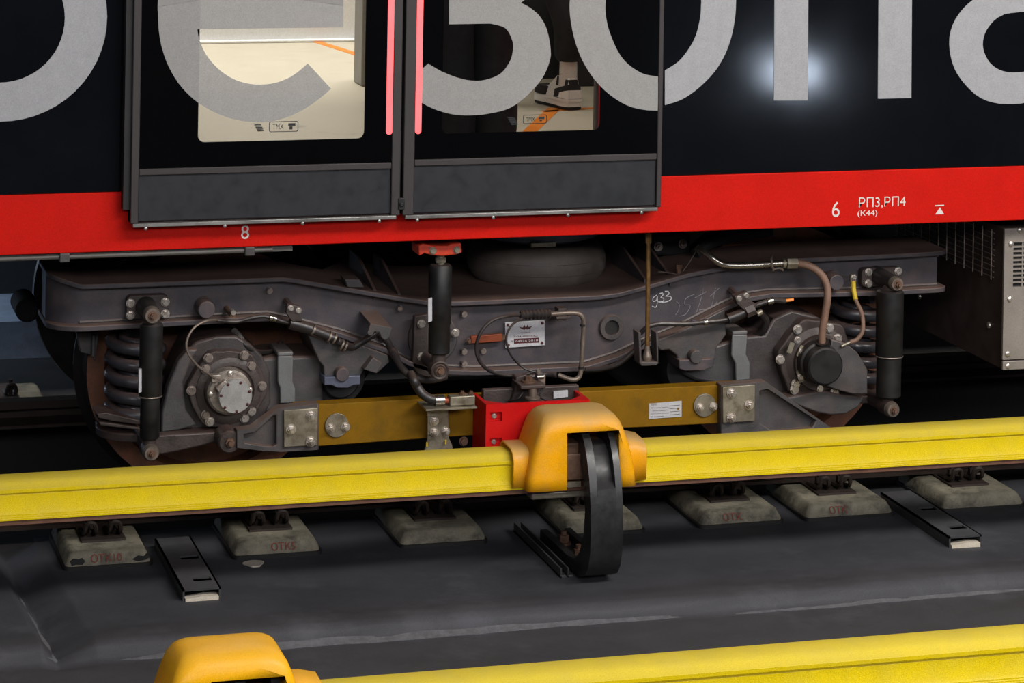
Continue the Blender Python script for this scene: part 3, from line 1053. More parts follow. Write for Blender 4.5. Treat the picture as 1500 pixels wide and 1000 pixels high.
# ---------------------------------------------------------------- door leaves
def leaf(xl, xr, side):
    """xl, xr: leaf edges in world X; side -1 left leaf, +1 right leaf."""
    zb = ZP(387, 321.5, DY) if side < 0 else ZP(787, 309, DY)
    zl = ZP(387, 246, DY) if side < 0 else ZP(787, 232.5, DY)
    zt = 3.05
    t = obj('door_leaf', B().box((xl, DY + 0.012, zb + 0.004), (xr, DY + 0.05, zl - 0.006)), 'doorp', car)
    if side < 0:
        sl, sr = XP(204.5, 200, DY), XP(574, 200, DY)
        wx0, wx1, wz0 = XP(290, 200, DY), XP(533.5, 200, DY), ZP(412, 205.5, DY)
        lx0, lx1 = XP(566, 150, DY), XP(575, 150, DY)
    else:
        sl, sr = XP(607.5, 200, DY), XP(962.5, 200, DY)
        wx0, wx1, wz0 = XP(647.5, 180, DY), XP(879, 180, DY), ZP(763, 193, DY)
        lx0, lx1 = XP(608.5, 150, DY), XP(617.5, 150, DY)
    # painted lower panel stands a little behind the frame
    obj('lower_panel', B().box((sl, DY + 0.006, zb + 0.006), (sr, DY + 0.014, zl - 0.008)), 'doorp', t, bevel=0.002)
    obj('stile', B().box((xl, DY - 0.004, zb), (sl, DY + 0.05, zt)), 'seal', t, bevel=0.003)
    obj('stile', B().box((sr, DY - 0.004, zb), (xr, DY + 0.05, zt)), 'seal', t, bevel=0.003)
    obj('mid_rail', B().box((sl, DY - 0.003, zl - 0.014), (sr, DY + 0.03, zl + 0.008)), 'seal', t, bevel=0.003)
    # black glass border around the clear window, rounded corners
    g = B().ring_strip(rect_like(sl, sr, zl + 0.006, zt, 5), rrect(wx0, wx1, wz0, 2.86, 0.022, 5), DY, DY + 0.006)
    obj('glass_border', g, 'frit', t, smooth=0)
    obj('window_pane', B().prism(rrect(wx0 - 0.002, wx1 + 0.002, wz0 - 0.002, 2.862, 0.022, 5), DY + 0.002, DY + 0.005), 'glass', t, smooth=0)
    # light strip with round end
    zs = ZP(570, 197, DY)
    xm, rr = (lx0 + lx1) / 2, (lx1 - lx0) / 2
    pts = [(xm + rr * math.cos(math.radians(180 + 180 * i / 8)), zs + rr + rr * math.sin(math.radians(180 + 180 * i / 8))) for i in range(9)]
    obj('light_strip', B().prism(pts + [(lx1, 3.0), (lx0, 3.0)], DY - 0.003, DY + 0.004), 'led', t)
    # bright lower edge rail with screws
    rail = obj('bottom_rail', B().box((xl + 0.008, DY - 0.006, zb - 0.012), (xr - 0.012, DY + 0.03, zb + 0.0005)), 'alu', t, bevel=0.002)
    n = 4 if side < 0 else 4
    for i in range(n):
        x = xl + 0.05 + (xr - xl - 0.12) * i / (n - 1)
        o = put('screw', bolt_mesh('round', 'alu'), None, (x, DY - 0.004, zb - 0.016), rail)
        o.scale = (0.006,) * 3
    return t


xL, xM0, xM1, xR = XP(191, 300, DY), XP(585.5, 300, DY), XP(589.5, 300, DY), XP(968, 290, DY)
lf = leaf(xL, xM0, -1)
rt = leaf(xM1, xR, 1)
lz = ZP(588, 305, DY)
obj('lock_catch', B().box((xM0 - 0.006, DY - 0.008, lz - 0.004), (xM1 + 0.006, DY + 0.01, lz + 0.035)).box((xM0 - 0.002, DY - 0.014, lz + 0.008), (xM1 + 0.002, DY, lz + 0.02)), 'damper', rt, bevel=0.002)
obj('door_seal', B().box((xM0 - 0.002, DY + 0.03, lz), (xM1 + 0.002, DY + 0.048, 3.05)), 'rubber', rt)
# left edge guide of the leaf (deep black reveal)
obj('edge_guide', B().box((xL - 0.022, DY + 0.01, ZR1 - 0.05), (xL, BY, 3.05)), 'rubber', lf)

# letters continued on the door glass (perforated film, partly see-through)
e_top = cr([(503, 8), (498, -35), (480, -80), (450, -115), (410, -138), (372, -146), (330, -140), (290, -122), (262, -95), (243, -60), (233, -20), (231, 10)])
e_hole_out = cr([(231, 10), (234, 55), (246, 95), (268, 130), (300, 157), (340, 174), (378, 179), (410, 175), (440, 163), (466, 146), (485, 130)])
e_in = cr([(451, 93), (430, 110), (405, 121), (375, 124), (345, 117), (320, 101), (302, 80), (292, 58), (289, 43)])
letter([e_hole_out + e_in + [(503, 40), (503, 8)] + [(503, -5), (289, 0), (284, -8), (240, -20)],
        [(231, 10), (289, 0), (503, -5), (503, 8), (498, -35), (480, -80), (450, -115), (410, -138), (372, -146), (330, -140), (290, -122), (262, -95), (243, -60), (233, -20)]][:1], DY - 0.0005, 'film', lf)
up_o = resample(e_top, 30)
letter([(up_o, resample(cr([(447, 0), (440, -36), (425, -66), (400, -86), (372, -92), (340, -86), (315, -68), (297, -40), (289, 0)]), 30), False)], DY - 0.0022, 'film', lf)
z_poly = cr([(718, 34.5), (740, 41), (750, 58), (751.5, 72), (747, 90), (733, 108), (711, 117), (690, 118), (668, 113), (646, 104), (627, 93)]) + [(609, 110), (609, 144)] + \
    cr([(609, 145), (632, 158), (661, 167), (690, 169), (718, 166), (747, 158), (772, 140), (794, 115), (805, 90), (806.6, 72), (801, 43), (790, 23), (776, 11), (763, 4)]) + \
    cr([(763, 4), (782, -12), (796, -45), (794, -85), (775, -120), (740, -142), (700, -147), (660, -140), (625, -122)]) + [(650, -84)] + \
    cr([(650, -84), (680, -95), (712, -94), (735, -78), (738, -52), (722, -28), (700, -20)]) + [(658, -20), (658, 35.5)]
letter([z_poly], DY - 0.0005, 'film', rt)
letter([(o_full[0], o_full[1], False)], DY - 0.0005, 'film', rt)
# window stickers near the lower edge
for bx, par in (((394, 177, 437, 193.5), lf), ((766, 167.5, 801, 181.5), rt)):
    a, c = P(bx[0], bx[3], DY), P(bx[2], bx[1], DY)
    s = B().ring_strip(rrect(a.x, c.x, a.z, c.z, 0.006, 4), rrect(a.x + 0.002, c.x - 0.002, a.z + 0.002, c.z - 0.002, 0.005, 4), DY - 0.001, DY + 0.0005)
    w_ = bx[2] - bx[0]
    ptext('TMX', bx[0] + w_ * 0.12, bx[1] + 4, bx[0] + w_ * 0.5, bx[3] - 4, DY + 0.0005, s)
    s.pbox(bx[0] + w_ * 0.66, bx[1] + 3.5, bx[2] - w_ * 0.10, bx[1] + 7, DY - 0.0005, DY)
    s.pbox(bx[0] + w_ * 0.70, bx[1] + 8, bx[2] - w_ * 0.2, bx[3] - 4, DY - 0.0005, DY)
    obj('sticker', s, 'inkb', par, smooth=0)
    e = B()
    for k in range(5):
        e.pp([(bx[0] - 24 + k * 1.5, bx[1] + 4 + k * 2.4), (bx[0] - 12 + k, bx[1] + 4.5 + k * 2.2), (bx[0] - 11 + k, bx[1] + 6 + k * 2.2), (bx[0] - 20 + k, bx[1] + 6 + k * 2.4)], DY - 0.0005, DY)
    obj('sticker', e, 'inkb', par, smooth=0)

# ---------------------------------------------------------------- equipment box hung under the car at the right
EY = 9.02
ex0 = XP(1470, 450, EY)
ez0, ez1 = ZP(1485, 541, EY), ZP(1485, 334.5, EY)
ex1 = ex0 + 1.3
eb = obj('equipment_box', B().box((ex0 + 0.004, EY + 0.012, ez0), (ex1, EY + 1.5, ez1)), 'boxside', car, bevel=0.004)
# front sheet around the louvre opening
gx0, gx1 = XP(1484, 400, EY), XP(1484, 400, EY) + 0.5
gz0, gz1 = ZP(1490, 420, EY), ZP(1490, 355, EY)
zs = ZP(1485, 526, EY)
obj('front_sheet', B().ring_strip(rect_like(ex0, ex1, zs, ez1, 1), rect_like(gx0, gx1, gz0, gz1, 1), EY, EY + 0.012), 'box', eb, smooth=0)
obj('lower_strip', B().box((ex0, EY - 0.002, ez0), (ex1, EY + 0.012, zs - 0.006)), 'box', eb, bevel=0.002)
for i in range(1, 10):
    z = gz0 + (gz1 - gz0) * i / 10
    obj('louvre_bar', B().box((gx0, EY + 0.002, z - 0.003), (gx1, EY + 0.01, z + 0.003)), 'box', eb)
for i in range(1, 6):
    x = gx0 + 0.5 * i / 6 * 1.0 - 0.045
    obj('louvre_post', B().box((x - 0.003, EY + 0.003, gz0), (x + 0.003, EY + 0.01, gz1)), 'box', eb)
obj('louvre_recess', B().box((gx0 - 0.01, EY + 0.0115, gz0 - 0.01), (gx1 + 0.01, EY + 0.0119, gz1 + 0.01)), 'under', eb)
for px, py in ((1481, 357), (1479, 438), (1476, 518), (1476, 536), (1494, 337)):
    bolt(px, py, EY, eb, 4.0, 'round')
# wire mesh let into the side sheet
mesh_part = B()
for i in range(12):
    y = EY + 0.10 + i * 0.075
    mesh_part.cyl((ex0 - 0.002, y, ez1 - 0.02), (ex0 - 0.002, y, ez1 - 0.20), 0.0028, n=6)
for k in range(9):
    z = ez1 - 0.03 - k * 0.02
    mesh_part.cyl((ex0 - 0.001, EY + 0.08, z), (ex0 - 0.001, EY + 0.95, z), 0.002, n=5)
o = obj('wire_mesh', mesh_part, 'boltd', eb)
o['kind'] = 'stuff'
for y, z in ((EY + 0.72, 0.62), (EY + 0.72, 0.52), (EY + 0.72, 0.42), (EY + 0.9, 0.36), (EY + 0.12, ez0 + 0.03)):
    q = B().lathe([(0.012, 0), (0.011, 0.006), (0.0, 0.009)], (ex0 + 0.004, y, ez0 + (ez1 - ez0) * (z - 0.3) / 0.5), (-1, 0, 0), n=10)
    obj('bolt', q, 'bolt', eb)


# ================================================================== BOGIE
FY = 9.25                                   # outer face of the side frame web
bog = thing('bogie', 'dark dusty steel bogie with coil springs and dampers under the car', 'bogie', (2.75, YC, 0.0))

top_px = [(60, 411), (120, 424), (415, 413), (432, 415), (592, 442.6), (624, 447), (664, 448.5), (877, 439.5), (905, 436), (949, 424.5), (1010, 406.5), (1069, 395.5), (1152, 386), (1329, 377.6), (1385, 374)]
bot_px = [(60, 487), (144, 482), (324, 471.5), (395, 468), (430, 475), (452, 481), (500, 493), (565, 515), (600, 534), (640, 546), (700, 548), (860, 541), (905, 527), (950, 506), (1000, 486), (1060, 455), (1094, 440), (1130, 434.5), (1280, 431.5), (1385, 426)]
ztp = [(p.x, p.z) for p in (P(x, y, 9.2) for x, y in top_px)]
zbp = [(p.x, p.z) for p in (P(x, y, 9.2) for x, y in bot_px)]
LX0, LX1 = XP(64, 430, 9.36), XP(1380, 395, 9.27)
xs_all = sorted(set([LX0, LX1] + [LX0 + d_ for d_ in (0.004, 0.015, 0.035, 0.06, 0.09, 0.12)] + [LX1 - d_ for d_ in (0.003, 0.01, 0.022, 0.04)]
                    + [x for x, _ in ztp + zbp if LX0 < x < LX1]))


def yfront(x, base, r0=0.13, r1=0.05):
    d0, d1 = x - LX0, LX1 - x
    y = base
    if d0 < r0:
        y = max(y, base + r0 - math.sqrt(max(0, r0 * r0 - (r0 - d0) ** 2)))
    if d1 < r1:
        y = max(y, base + r1 - math.sqrt(max(0, r1 * r1 - (r1 - d1) ** 2)))
    return y


def strip_loft(fz0, fz1, base, back, xs, r1=0.05):
    rings = []
    for x in xs:
        y = yfront(x, base, r1=r1)
        rings.append([Vector((x, y, fz0(x))), Vector((x, back(x), fz0(x))), Vector((x, back(x), fz1(x))), Vector((x, y, fz1(x)))])
    return B().loft(rings)


cxa, cxb = XP(560, 440, 9.2), XP(1000, 410, 9.2)


def wide(x):
    return 9.86 if cxa < x < cxb else 9.52


xs_web = [x for x in xs_all if x < LX1 - 0.03] + [LX1 - 0.03]
sf = obj('side_frame', strip_loft(lambda x: lin(zbp, x) + 0.004, lambda x: lin(ztp, x) - 0.002, FY, lambda x: 9.47, [x + 0.006 if x == LX0 else x for x in xs_web], r1=0.0), 'frame', bog, smooth=30)
obj('top_flange', strip_loft(lambda x: lin(ztp, x), lambda x: lin(ztp, x) + 0.016, 9.20, wide, xs_all), 'frame', sf, bevel=0.003, smooth=30)
obj('bottom_flange', strip_loft(lambda x: lin(zbp, x) - 0.006, lambda x: lin(zbp, x) + 0.012, 9.20, lambda x: 9.52, xs_all), 'frame', sf, bevel=0.003, smooth=30)
# weld bead below the web
wb = B().tube([(x, FY - 0.001, lin(zbp, x) + 0.016) for x in xs_web[6:]], 0.006, n=6, sub=1)
obj('weld_bead', wb, 'frame2', sf)
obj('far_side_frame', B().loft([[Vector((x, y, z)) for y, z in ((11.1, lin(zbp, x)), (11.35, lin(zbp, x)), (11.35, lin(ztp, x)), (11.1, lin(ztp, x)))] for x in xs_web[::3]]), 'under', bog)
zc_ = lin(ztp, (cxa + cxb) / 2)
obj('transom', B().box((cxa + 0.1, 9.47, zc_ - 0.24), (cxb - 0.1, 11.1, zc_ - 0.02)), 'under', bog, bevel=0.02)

# stiffening fins beside the air spring seat
for (xa_, ya_, xb_, yb_) in ((549, 426, 531, 392), (585, 432, 561, 392), (946, 411, 914, 379), (983, 407, 953, 375)):
    a = P(xa_, ya_, 9.24)
    h = 0.075
    f_ = B().loft([[Vector((a.x + s, 9.24, a.z - 0.03)), Vector((a.x + s, 9.62, a.z - 0.03)), Vector((a.x + s, 9.62, a.z + h)), Vector((a.x + s, 9.50, a.z + h)), Vector((a.x + s, 9.24, a.z + 0.004))] for s in (-0.005, 0.005)])
    obj('gusset', f_, 'frame', sf)
obj('step_pad', B().pp([(505, 409), (527, 409), (534, 421), (509, 421)], 9.205, 9.28), 'frame2', sf, bevel=0.003)
stud = P(994, 402, 9.24)
obj('grease_nipple', B().cyl(stud - Vector((0, 0, 0.012)), stud + Vector((0, 0, 0.022)), 0.010, n=10).cyl(stud + Vector((0, 0, 0.022)), stud + Vector((0, 0, 0.036)), 0.013, n=6), 'rust', sf)

# studs and plugs on the web
for px, py, rr in ((303, 454, 12.5), (1226, 414, 12.0)):
    cyl_ = cylY(px, py, rr / 432, 9.17, FY)
    cylY(px - 4, py - 5, rr * 1.12 / 432, 9.235, FY, cyl_)
    obj('bump_stop_plug', cyl_, 'frame', sf, bevel=0.003)
for px, py in ((395, 426), (586, 452), (680, 460), (680, 515), (680, 533), (708, 514)):
    st = cylY(px, py, 0.0075, 9.222, FY, n=12)
    cylY(px, py, 0.0115, 9.243, FY, st, n=12)
    obj('threaded_stud', st, 'boltd', sf)

# hole with collar
pc = P(896.5, 480, 9.235)
col_ = B().lathe([(0.027, 0.03), (0.027, 0.0), (0.042, 0.0), (0.045, 0.006), (0.045, 0.03)], pc, (0, 1, 0), n=32)
obj('pivot_collar', col_, 'frame2', sf)
obj('bore', B().cyl((pc.x, 9.246, pc.z), (pc.x, 9.252, pc.z), 0.028, n=28), 'rubber', sf)

# chalk figures on the web
def chalk(strokes, mt, nm, r=0.0016):
    for s in strokes:
        obj(nm, B().ptube([(x, y, FY - 0.0012) for x, y in s], r, n=5, sub=4), mt, sf)


chalk([[(962, 432), (957, 436), (956.5, 441), (961, 440), (963, 434), (962.5, 445), (960, 450), (955, 448)],
       [(966, 430), (970, 429), (971, 432), (968, 435.5), (972, 437), (971, 441), (964, 442)],
       [(974, 426.5), (979, 427), (979.5, 431), (975, 433.5), (982, 434.5), (983, 438), (976, 442), (966, 442.5)]], 'chalk', 'chalk_figure')
chalk([[(990, 441), (995, 447), (992, 458), (989, 461)], [(1017, 431), (1005, 437), (1003, 446), (1011, 447), (1008, 455), (1003, 461), (995, 463)],
       [(1018, 436), (1035, 427)], [(1030, 421), (1028, 434), (1020, 457)], [(1024, 454), (1036, 453)], [(1040, 434), (1054, 421)], [(1048, 421), (1043, 445), (1041, 454)], [(1051, 441), (1045, 448)]],
      'chalkd', 'chalk_figure', 0.0012)

# ---------------------------------------------------------------- wheelsets
hubL, hubR = P(333, 570, 9.19), P(1196, 526, 9.19)
for hb, nm in ((hubL, 'l'), (hubR, 'r')):
    z = 0.43
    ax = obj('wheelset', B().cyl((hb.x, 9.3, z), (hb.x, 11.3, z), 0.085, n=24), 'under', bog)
    for yo, sgn in ((9.55, 1), (11.05, -1)):
        c = Vector((hb.x, yo, z))
        prof = [(0.09, 0.0), (0.15, 0.0), (0.20, 0.035), (0.345, 0.035), (0.365, 0.0), (0.425, 0.0)]
        obj('wheel_disc', B().lathe(prof, c, (0, sgn, 0), n=64, caps=False), 'wheel', ax, smooth=40)
        obj('wheel_tread', B().lathe([(0.425, 0.0), (0.428, 0.004), (0.430, 0.07), (0.458, 0.11), (0.455, 0.135), (0.34, 0.135), (0.30, 0.10), (0.1, 0.10)], c, (0, sgn, 0), n=64, caps=False), 'tread', ax, smooth=40)
    # motor and gear case between the wheels, almost lost in the dark
    s = 1 if hb is hubL else -1
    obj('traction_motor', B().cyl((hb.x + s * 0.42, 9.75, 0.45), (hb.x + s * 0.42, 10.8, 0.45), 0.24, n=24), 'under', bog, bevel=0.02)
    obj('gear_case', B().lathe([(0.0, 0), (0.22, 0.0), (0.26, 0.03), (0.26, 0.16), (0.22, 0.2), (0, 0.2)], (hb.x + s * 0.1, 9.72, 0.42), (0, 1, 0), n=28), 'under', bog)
# brake hanger behind the top of the left wheel rim
obj('brake_hanger', B().pp([(112, 487), (146, 487), (139, 530), (134, 520), (118, 516)], 9.46, 9.5).pp([(135, 490), (140, 490), (139, 523), (134, 523)], 9.44, 9.46), 'frame2', bog, bevel=0.003)


# ---------------------------------------------------------------- coil springs
def coil(pxc, py_top, py_bot, Y, R, r, turns, parent, phase=0.0, n=9):
    a, c = P(pxc, py_top, Y), P(pxc, py_bot, Y)
    pts = []
    m = int(turns * 28)
    for i in range(m + 1):
        t = i / m
        an = phase + 2 * math.pi * turns * t
        pts.append(Vector((a.x + R * math.cos(an), Y + R * math.sin(an), a.z + (c.z - a.z) * t)))
    return obj('coil', B().tube(pts, r, n=n, sub=1), 'spring', parent, smooth=60)


for pxc, yt, yb, Y in ((199, 488, 614, 9.37), (1254, 440, 560, 9.37)):
    a = P(pxc, yb + 7, Y)
    sp = obj('coil_spring', B().cyl((a.x, Y, a.z - 0.028), (a.x, Y, a.z), 0.135, n=32).box((a.x - 0.125, Y - 0.05, a.z - 0.03), (a.x + 0.1, Y + 0.1, a.z - 0.005)), 'greasy', bog, bevel=0.004)
    coil(pxc, yt, yb, Y, 0.084, 0.0215, 5.25, sp, 0.4)
    coil(pxc, yt + 2, yb - 2, Y, 0.046, 0.0125, 7.5, sp, 2.0)
obj('spring_lip', B().pp([(142, 606), (156, 604), (205, 616), (205, 622), (165, 617), (144, 612)], 9.24, 9.36), 'greasy', bog, bevel=0.003)
obj('spring_lip', B().pp([(145, 618), (165, 620), (205, 626), (205, 630), (147, 623)], 9.24, 9.36), 'greasy', bog, bevel=0.003)


# ---------------------------------------------------------------- vertical dampers at the axle boxes
def damper(pin, plate, pbolts, tube1, tube2, eye, Y):
    """pin (px,py,r) plate (x0,y0,x1,y1) tube (x0,x1,y0,y1) eye (px,py,r)"""
    cxm = XP((tube1[0] + tube1[1]) / 2, (tube1[2] + tube1[3]) / 2, Y)
    r1 = (XP(tube1[1], tube1[2], Y) - XP(tube1[0], tube1[2], Y)) / 2
    r2 = (XP(tube2[1], tube2[2], Y) - XP(tube2[0], tube2[2], Y)) / 2
    z1, z2, z3 = ZP(tube1[0], tube1[2], Y - r1), ZP(tube1[0], tube1[3], Y - r1), ZP(tube2[0], tube2[3], Y - r1)
    d = obj('axle_damper', B().lathe([(0, z1 + 0.004), (r1 * 0.8, z1 + 0.004), (r1, z1 - 0.004), (r1, z2 + 0.003), (r1 * 0.97, z2), (r2, z2 - 0.002), (r2, z3 + 0.006), (r2 * 0.85, z3), (0, z3)],
                                      (cxm, Y, 0), (0, 0, 1), n=32), 'damper', bog, smooth=40)
    obj('wear_band', B().lathe([(r1 + 0.0008, z2 + 0.006), (r1 + 0.0015, z2 + 0.004), (r1 + 0.0008, z2 + 0.002)], (cxm, Y, 0), (0, 0, 1), n=32), 'boltd', d)
    pl = obj('mount_plate', B().prism(rrect(*sum(zip(*[(P(plate[0], plate[3], 9.215).x, P(plate[0], plate[3], 9.215).z), (P(plate[2], plate[1], 9.215).x, P(plate[2], plate[1], 9.215).z)]), ()), 0.018, 4), 9.215, FY), 'greasy', d, bevel=0.003)
    for px, py in pbolts:
        bolt(px, py, 9.215, pl, 4.8)
    p = P(pin[0], pin[1], Y - r1 * 0.9)
    rr = pin[2] / 440
    obj('upper_bush', B().cyl((p.x, FY, p.z), (p.x, p.y + 0.012, p.z), rr * 1.25, rr * 1.05, n=28), 'rubber', d)
    obj('upper_eye', B().cyl((p.x, Y, p.z - 0.005), (p.x, Y, z1 + 0.002), rr * 0.85, r1 * 0.7, n=20), 'greasy', d)
    pn = obj('upper_pin', B().lathe([(0, -0.012), (rr * 0.85, -0.012), (rr, -0.004), (rr, 0.02)], p, (0, 1, 0), n=24), 'pipe', d)
    b0 = put('bolt', bolt_mesh('nut', 'rust'), None, (p.x, p.y - 0.012, p.z), pn)
    b0.scale = (0.011,) * 3
    q = P(eye[0], eye[1], Y - r1 * 0.9)
    re = eye[2] / 440
    obj('lower_eye', B().cyl((q.x, Y + 0.03, q.z), (q.x, q.y + 0.008, q.z), re * 1.1, n=24).cyl((q.x, Y, q.z), (q.x, Y, z3 + 0.003), re * 0.8, n=16), 'greasy', d)
    pn = obj('lower_pin', B().lathe([(0, -0.012), (re * 0.85, -0.012), (re, -0.004), (re, 0.012)], q, (0, 1, 0), n=24), 'pipe', d)
    b0 = put('bolt', bolt_mesh('nut', 'rust'), None, (q.x, q.y - 0.012, q.z), pn)
    b0.scale = (0.010,) * 3
    obj('lower_pivot', B().cyl((q.x, Y + 0.03, q.z), (q.x, 9.30, q.z), re * 0.9, n=16), 'greasy', d)
    return d


dl = damper((223, 461.5, 12.5), (185, 431, 247, 468), ((191, 444), (242, 442), (191, 461.5), (242, 459.5)), (204, 238, 478, 586), (205.5, 234.5, 586, 647), (221.5, 663, 11.5), 9.11)
dr = damper((1313, 415.5, 11), (1262, 391, 1322, 421), ((1272, 398.5), (1272, 415), (1315.5, 397)), (1284.5, 1321.5, 430, 528), (1283.5, 1317, 528, 587), (1307, 600, 11.5), 9.11)
obj('type_label', B().pp([(203.3, 541), (207.5, 540), (207.5, 574), (203.3, 575)], 9.085, 9.10), 'plate', dl)
obj('lower_stay', B().pp([(205, 640), (250, 636), (330, 632), (330, 642), (300, 652), (262, 661), (236, 666), (208, 658)], 9.15, 9.35), 'greasy', bog, bevel=0.006)

# ---------------------------------------------------------------- left axle box
al = obj('axle_box', B().pp([(288, 500), (318, 492), (346, 492), (366, 503), (384, 520), (396, 545), (397, 590), (380, 622), (345, 640), (300, 650), (262, 660), (238, 652), (238, 605), (250, 568), (266, 532), (276, 512)], 9.23, 9.46), 'castdark', bog, bevel=0.008)
obj('flared_arm', B().pp([(276, 512), (262, 528), (246, 566), (237, 604), (236, 634), (262, 630), (288, 622), (272, 600), (268, 560), (282, 524), (290, 512)], 9.19, 9.24), 'frame2', al, bevel=0.006)
fl_pts = []
for i in range(40):
    a = 2 * math.pi * i / 40
    rr = 0.128 + 0.010 * max(0, math.cos(6 * a + 0.5))
    fl_pts.append((hubL.x + rr * math.cos(a), hubL.z + rr * 1.02 * math.sin(a)))
hf = obj('hub_flange', B().prism(fl_pts, 9.185, 9.235), 'greasy', al, bevel=0.004)
obj('hub_ring', B().lathe([(0.118, 0.02), (0.112, 0.0), (0.10, -0.006), (0.086, -0.006), (0.08, 0.0)], (hubL.x + 0.004, 9.182, hubL.z - 0.004), (0, 1, 0), n=40), 'greasy', hf, smooth=30)
for px, py in ((305, 524), (357.5, 520), (368, 535.5), (383.5, 565), (368, 602), (358, 612), (307, 617), (301.5, 607), (280, 571.5), (301, 540)):
    bolt(px, py, 9.18, hf, 5.2, 'hex', 'boltd' if (px + py) % 2 else 'bolt')
pcap = P(336.5, 575, 9.125)
cp = obj('hub_cap', B().lathe([(0, 0), (0.068, 0.0), (0.075, 0.006), (0.076, 0.06)], pcap, (0, 1, 0), n=48), 'capold', al, smooth=30)
pc2 = P(345, 581, 9.095)
obj('cap_disc', B().lathe([(0, 0), (0.054, 0.0), (0.0565, 0.003), (0.0565, 0.03)], pc2, (0, 1, 0), n=48), 'cap', cp, smooth=30)
for i in range(7):
    a = 2 * math.pi * (i / 7) + 0.32
    o = put('screw', bolt_mesh('round', 'ink'), None, (pc2.x + 0.049 * math.cos(a), pc2.y, pc2.z + 0.049 * math.sin(a)), cp)
    o.scale = (0.005,) * 3
for px, py in ((337, 546.5), (309, 577), (365.5, 571)):
    bolt(px, py, 9.125, cp, 4.0, 'round', 'bolt')
obj('cable_socket', B().pbox(310, 549, 323, 560, 9.10, 9.13).pp([(316, 568), (330, 556), (336, 566), (322, 578)], 9.10, 9.127), 'capold', cp, bevel=0.003)
obj('sensor_wire', B().ptube([(324, 468, 9.17), (302, 470, 9.12), (284, 480, 9.1), (274, 498, 9.09), (275, 516, 9.09), (288, 534, 9.09), (302, 545, 9.09), (315, 554, 9.10)], 0.0042, n=8), 'pipe', al)
arm = obj('guide_arm', B().pp([(368, 528), (400, 523), (472, 521), (474, 596), (456, 608), (380, 604)], 9.24, 9.46), 'frame2', al, bevel=0.01)
pcb = P(500, 556, 9.26)
obj('arm_bush', B().lathe([(0.02, 0), (0.06, 0.0), (0.066, 0.006), (0.066, 0.03), (0.09, 0.032), (0.095, 0.05), (0.095, 0.2)], pcb, (0, 1, 0), n=36), 'rubber', arm)
st = B().pp([(407, 521), (429.5, 521), (428.5, 559), (432.5, 569), (432.5, 590), (410.5, 591), (410.5, 568), (407, 560)], 9.21, 9.222)
a, c = P(407, 521, 9.21), P(429.5, 521, 9.21)
st.box((a.x, 9.21, a.z - 0.002), (c.x, 9.36, a.z + 0.012))
obj('strap', st, 'strap', al, bevel=0.004)
obj('hose_elbow', B().ptube([(346, 487, 9.3), (356, 500, 9.24), (372, 514, 9.24), (400, 514, 9.3), (412, 500, 9.36)], 0.0085, n=10), 'hose', al)
obj('hose_fitting', B().ptube([(343, 484, 9.3), (349, 491, 9.27), (354, 498, 9.245)], 0.011, n=8), 'bolt', al)

# stop bracket between axle box and frame, left
sb = obj('stop_bracket', B().pp([(451, 490), (482, 500), (532, 506), (568, 520), (571, 530), (552, 547), (533, 541), (528, 551), (528, 553), (475, 553), (474, 536), (467, 528)], 9.19, 9.44), 'frame2', bog, bevel=0.005)
obj('bump_block', B().pp([(475, 552), (528, 550), (528, 563), (518, 564), (510, 568), (494, 568), (486, 564), (475, 564)], 9.165, 9.3), 'bluegrey', sb, bevel=0.003)
obj('bump_disc', cylY(502, 549, 0.023, 9.155, 9.2), 'frame', sb, bevel=0.002)
obj('angled_tab', B().pp([(547, 523), (561, 532), (552, 547), (533, 541)], 9.15, 9.2), 'frame2', sb, bevel=0.003)

# ---------------------------------------------------------------- right axle box
ar = obj('axle_box', B().pp([(1085, 494), (1120, 491), (1134, 466), (1160, 455), (1196, 463), (1232, 486), (1248, 514), (1258, 555), (1256, 585), (1225, 600), (1190, 596), (1165, 585), (1150, 578), (1096, 590), (1084, 560)], 9.24, 9.46), 'castdark', bog, bevel=0.008)
fl_pts = []
for i in range(48):
    a = 2 * math.pi * i / 48
    rr = 0.138 + 0.014 * max(0, math.cos(6 * a + 1.1))
    fl_pts.append((hubR.x + rr * math.cos(a), hubR.z + rr * math.sin(a)))
hf = obj('hub_flange', B().prism(fl_pts, 9.19, 9.245), 'greasy', ar, bevel=0.005)
obj('hub_ring', B().lathe([(0.128, 0.02), (0.122, 0.0), (0.10, -0.012), (0.098, -0.03), (0.07, -0.032), (0.06, -0.03)], (hubR.x + 0.006, 9.19, hubR.z - 0.008), (0, 1, 0), n=44), 'greasy', hf, smooth=30)
for px, py in ((1168, 482), (1214.5, 480), (1226.5, 495.5), (1142.5, 526), (1165, 562), (1163.5, 570), (1222, 575)):
    bolt(px, py, 9.185, hf, 5.6)
for px, py in ((1168, 497.5), (1174, 515), (1173, 551), (1201, 569)):
    bolt(px, py, 9.155, hf, 4.0)
for px, py, w_, h_, an in ((1158, 509, 8, 17, 0.35), (1173, 514, 8, 18, 0.4), (1172, 551, 8, 19, -0.35)):
    p = P(px, py, 9.157)
    ww, hh = w_ / 870, h_ / 870
    pts = [(-ww, -hh), (ww, -hh), (ww, hh), (-ww, hh)]
    obj('lock_tab', B().prism([(p.x + x * math.cos(-an) - z * math.sin(-an), p.z + x * math.sin(-an) + z * math.cos(-an)) for x, z in pts], 9.155, 9.16), 'zinc', hf)
pcap = P(1210, 537, 9.07)
cp = obj('hub_cap', B().lathe([(0, 0), (0.060, 0.0), (0.066, 0.005), (0.0665, 0.05), (0.074, 0.055), (0.078, 0.12)], pcap, (0, 1, 0), n=48), 'damper', ar, smooth=30)
obj('hose_socket', B().ptube([(1205, 500, 9.11), (1207, 512, 9.12)], 0.024, n=14), 'damper', cp)
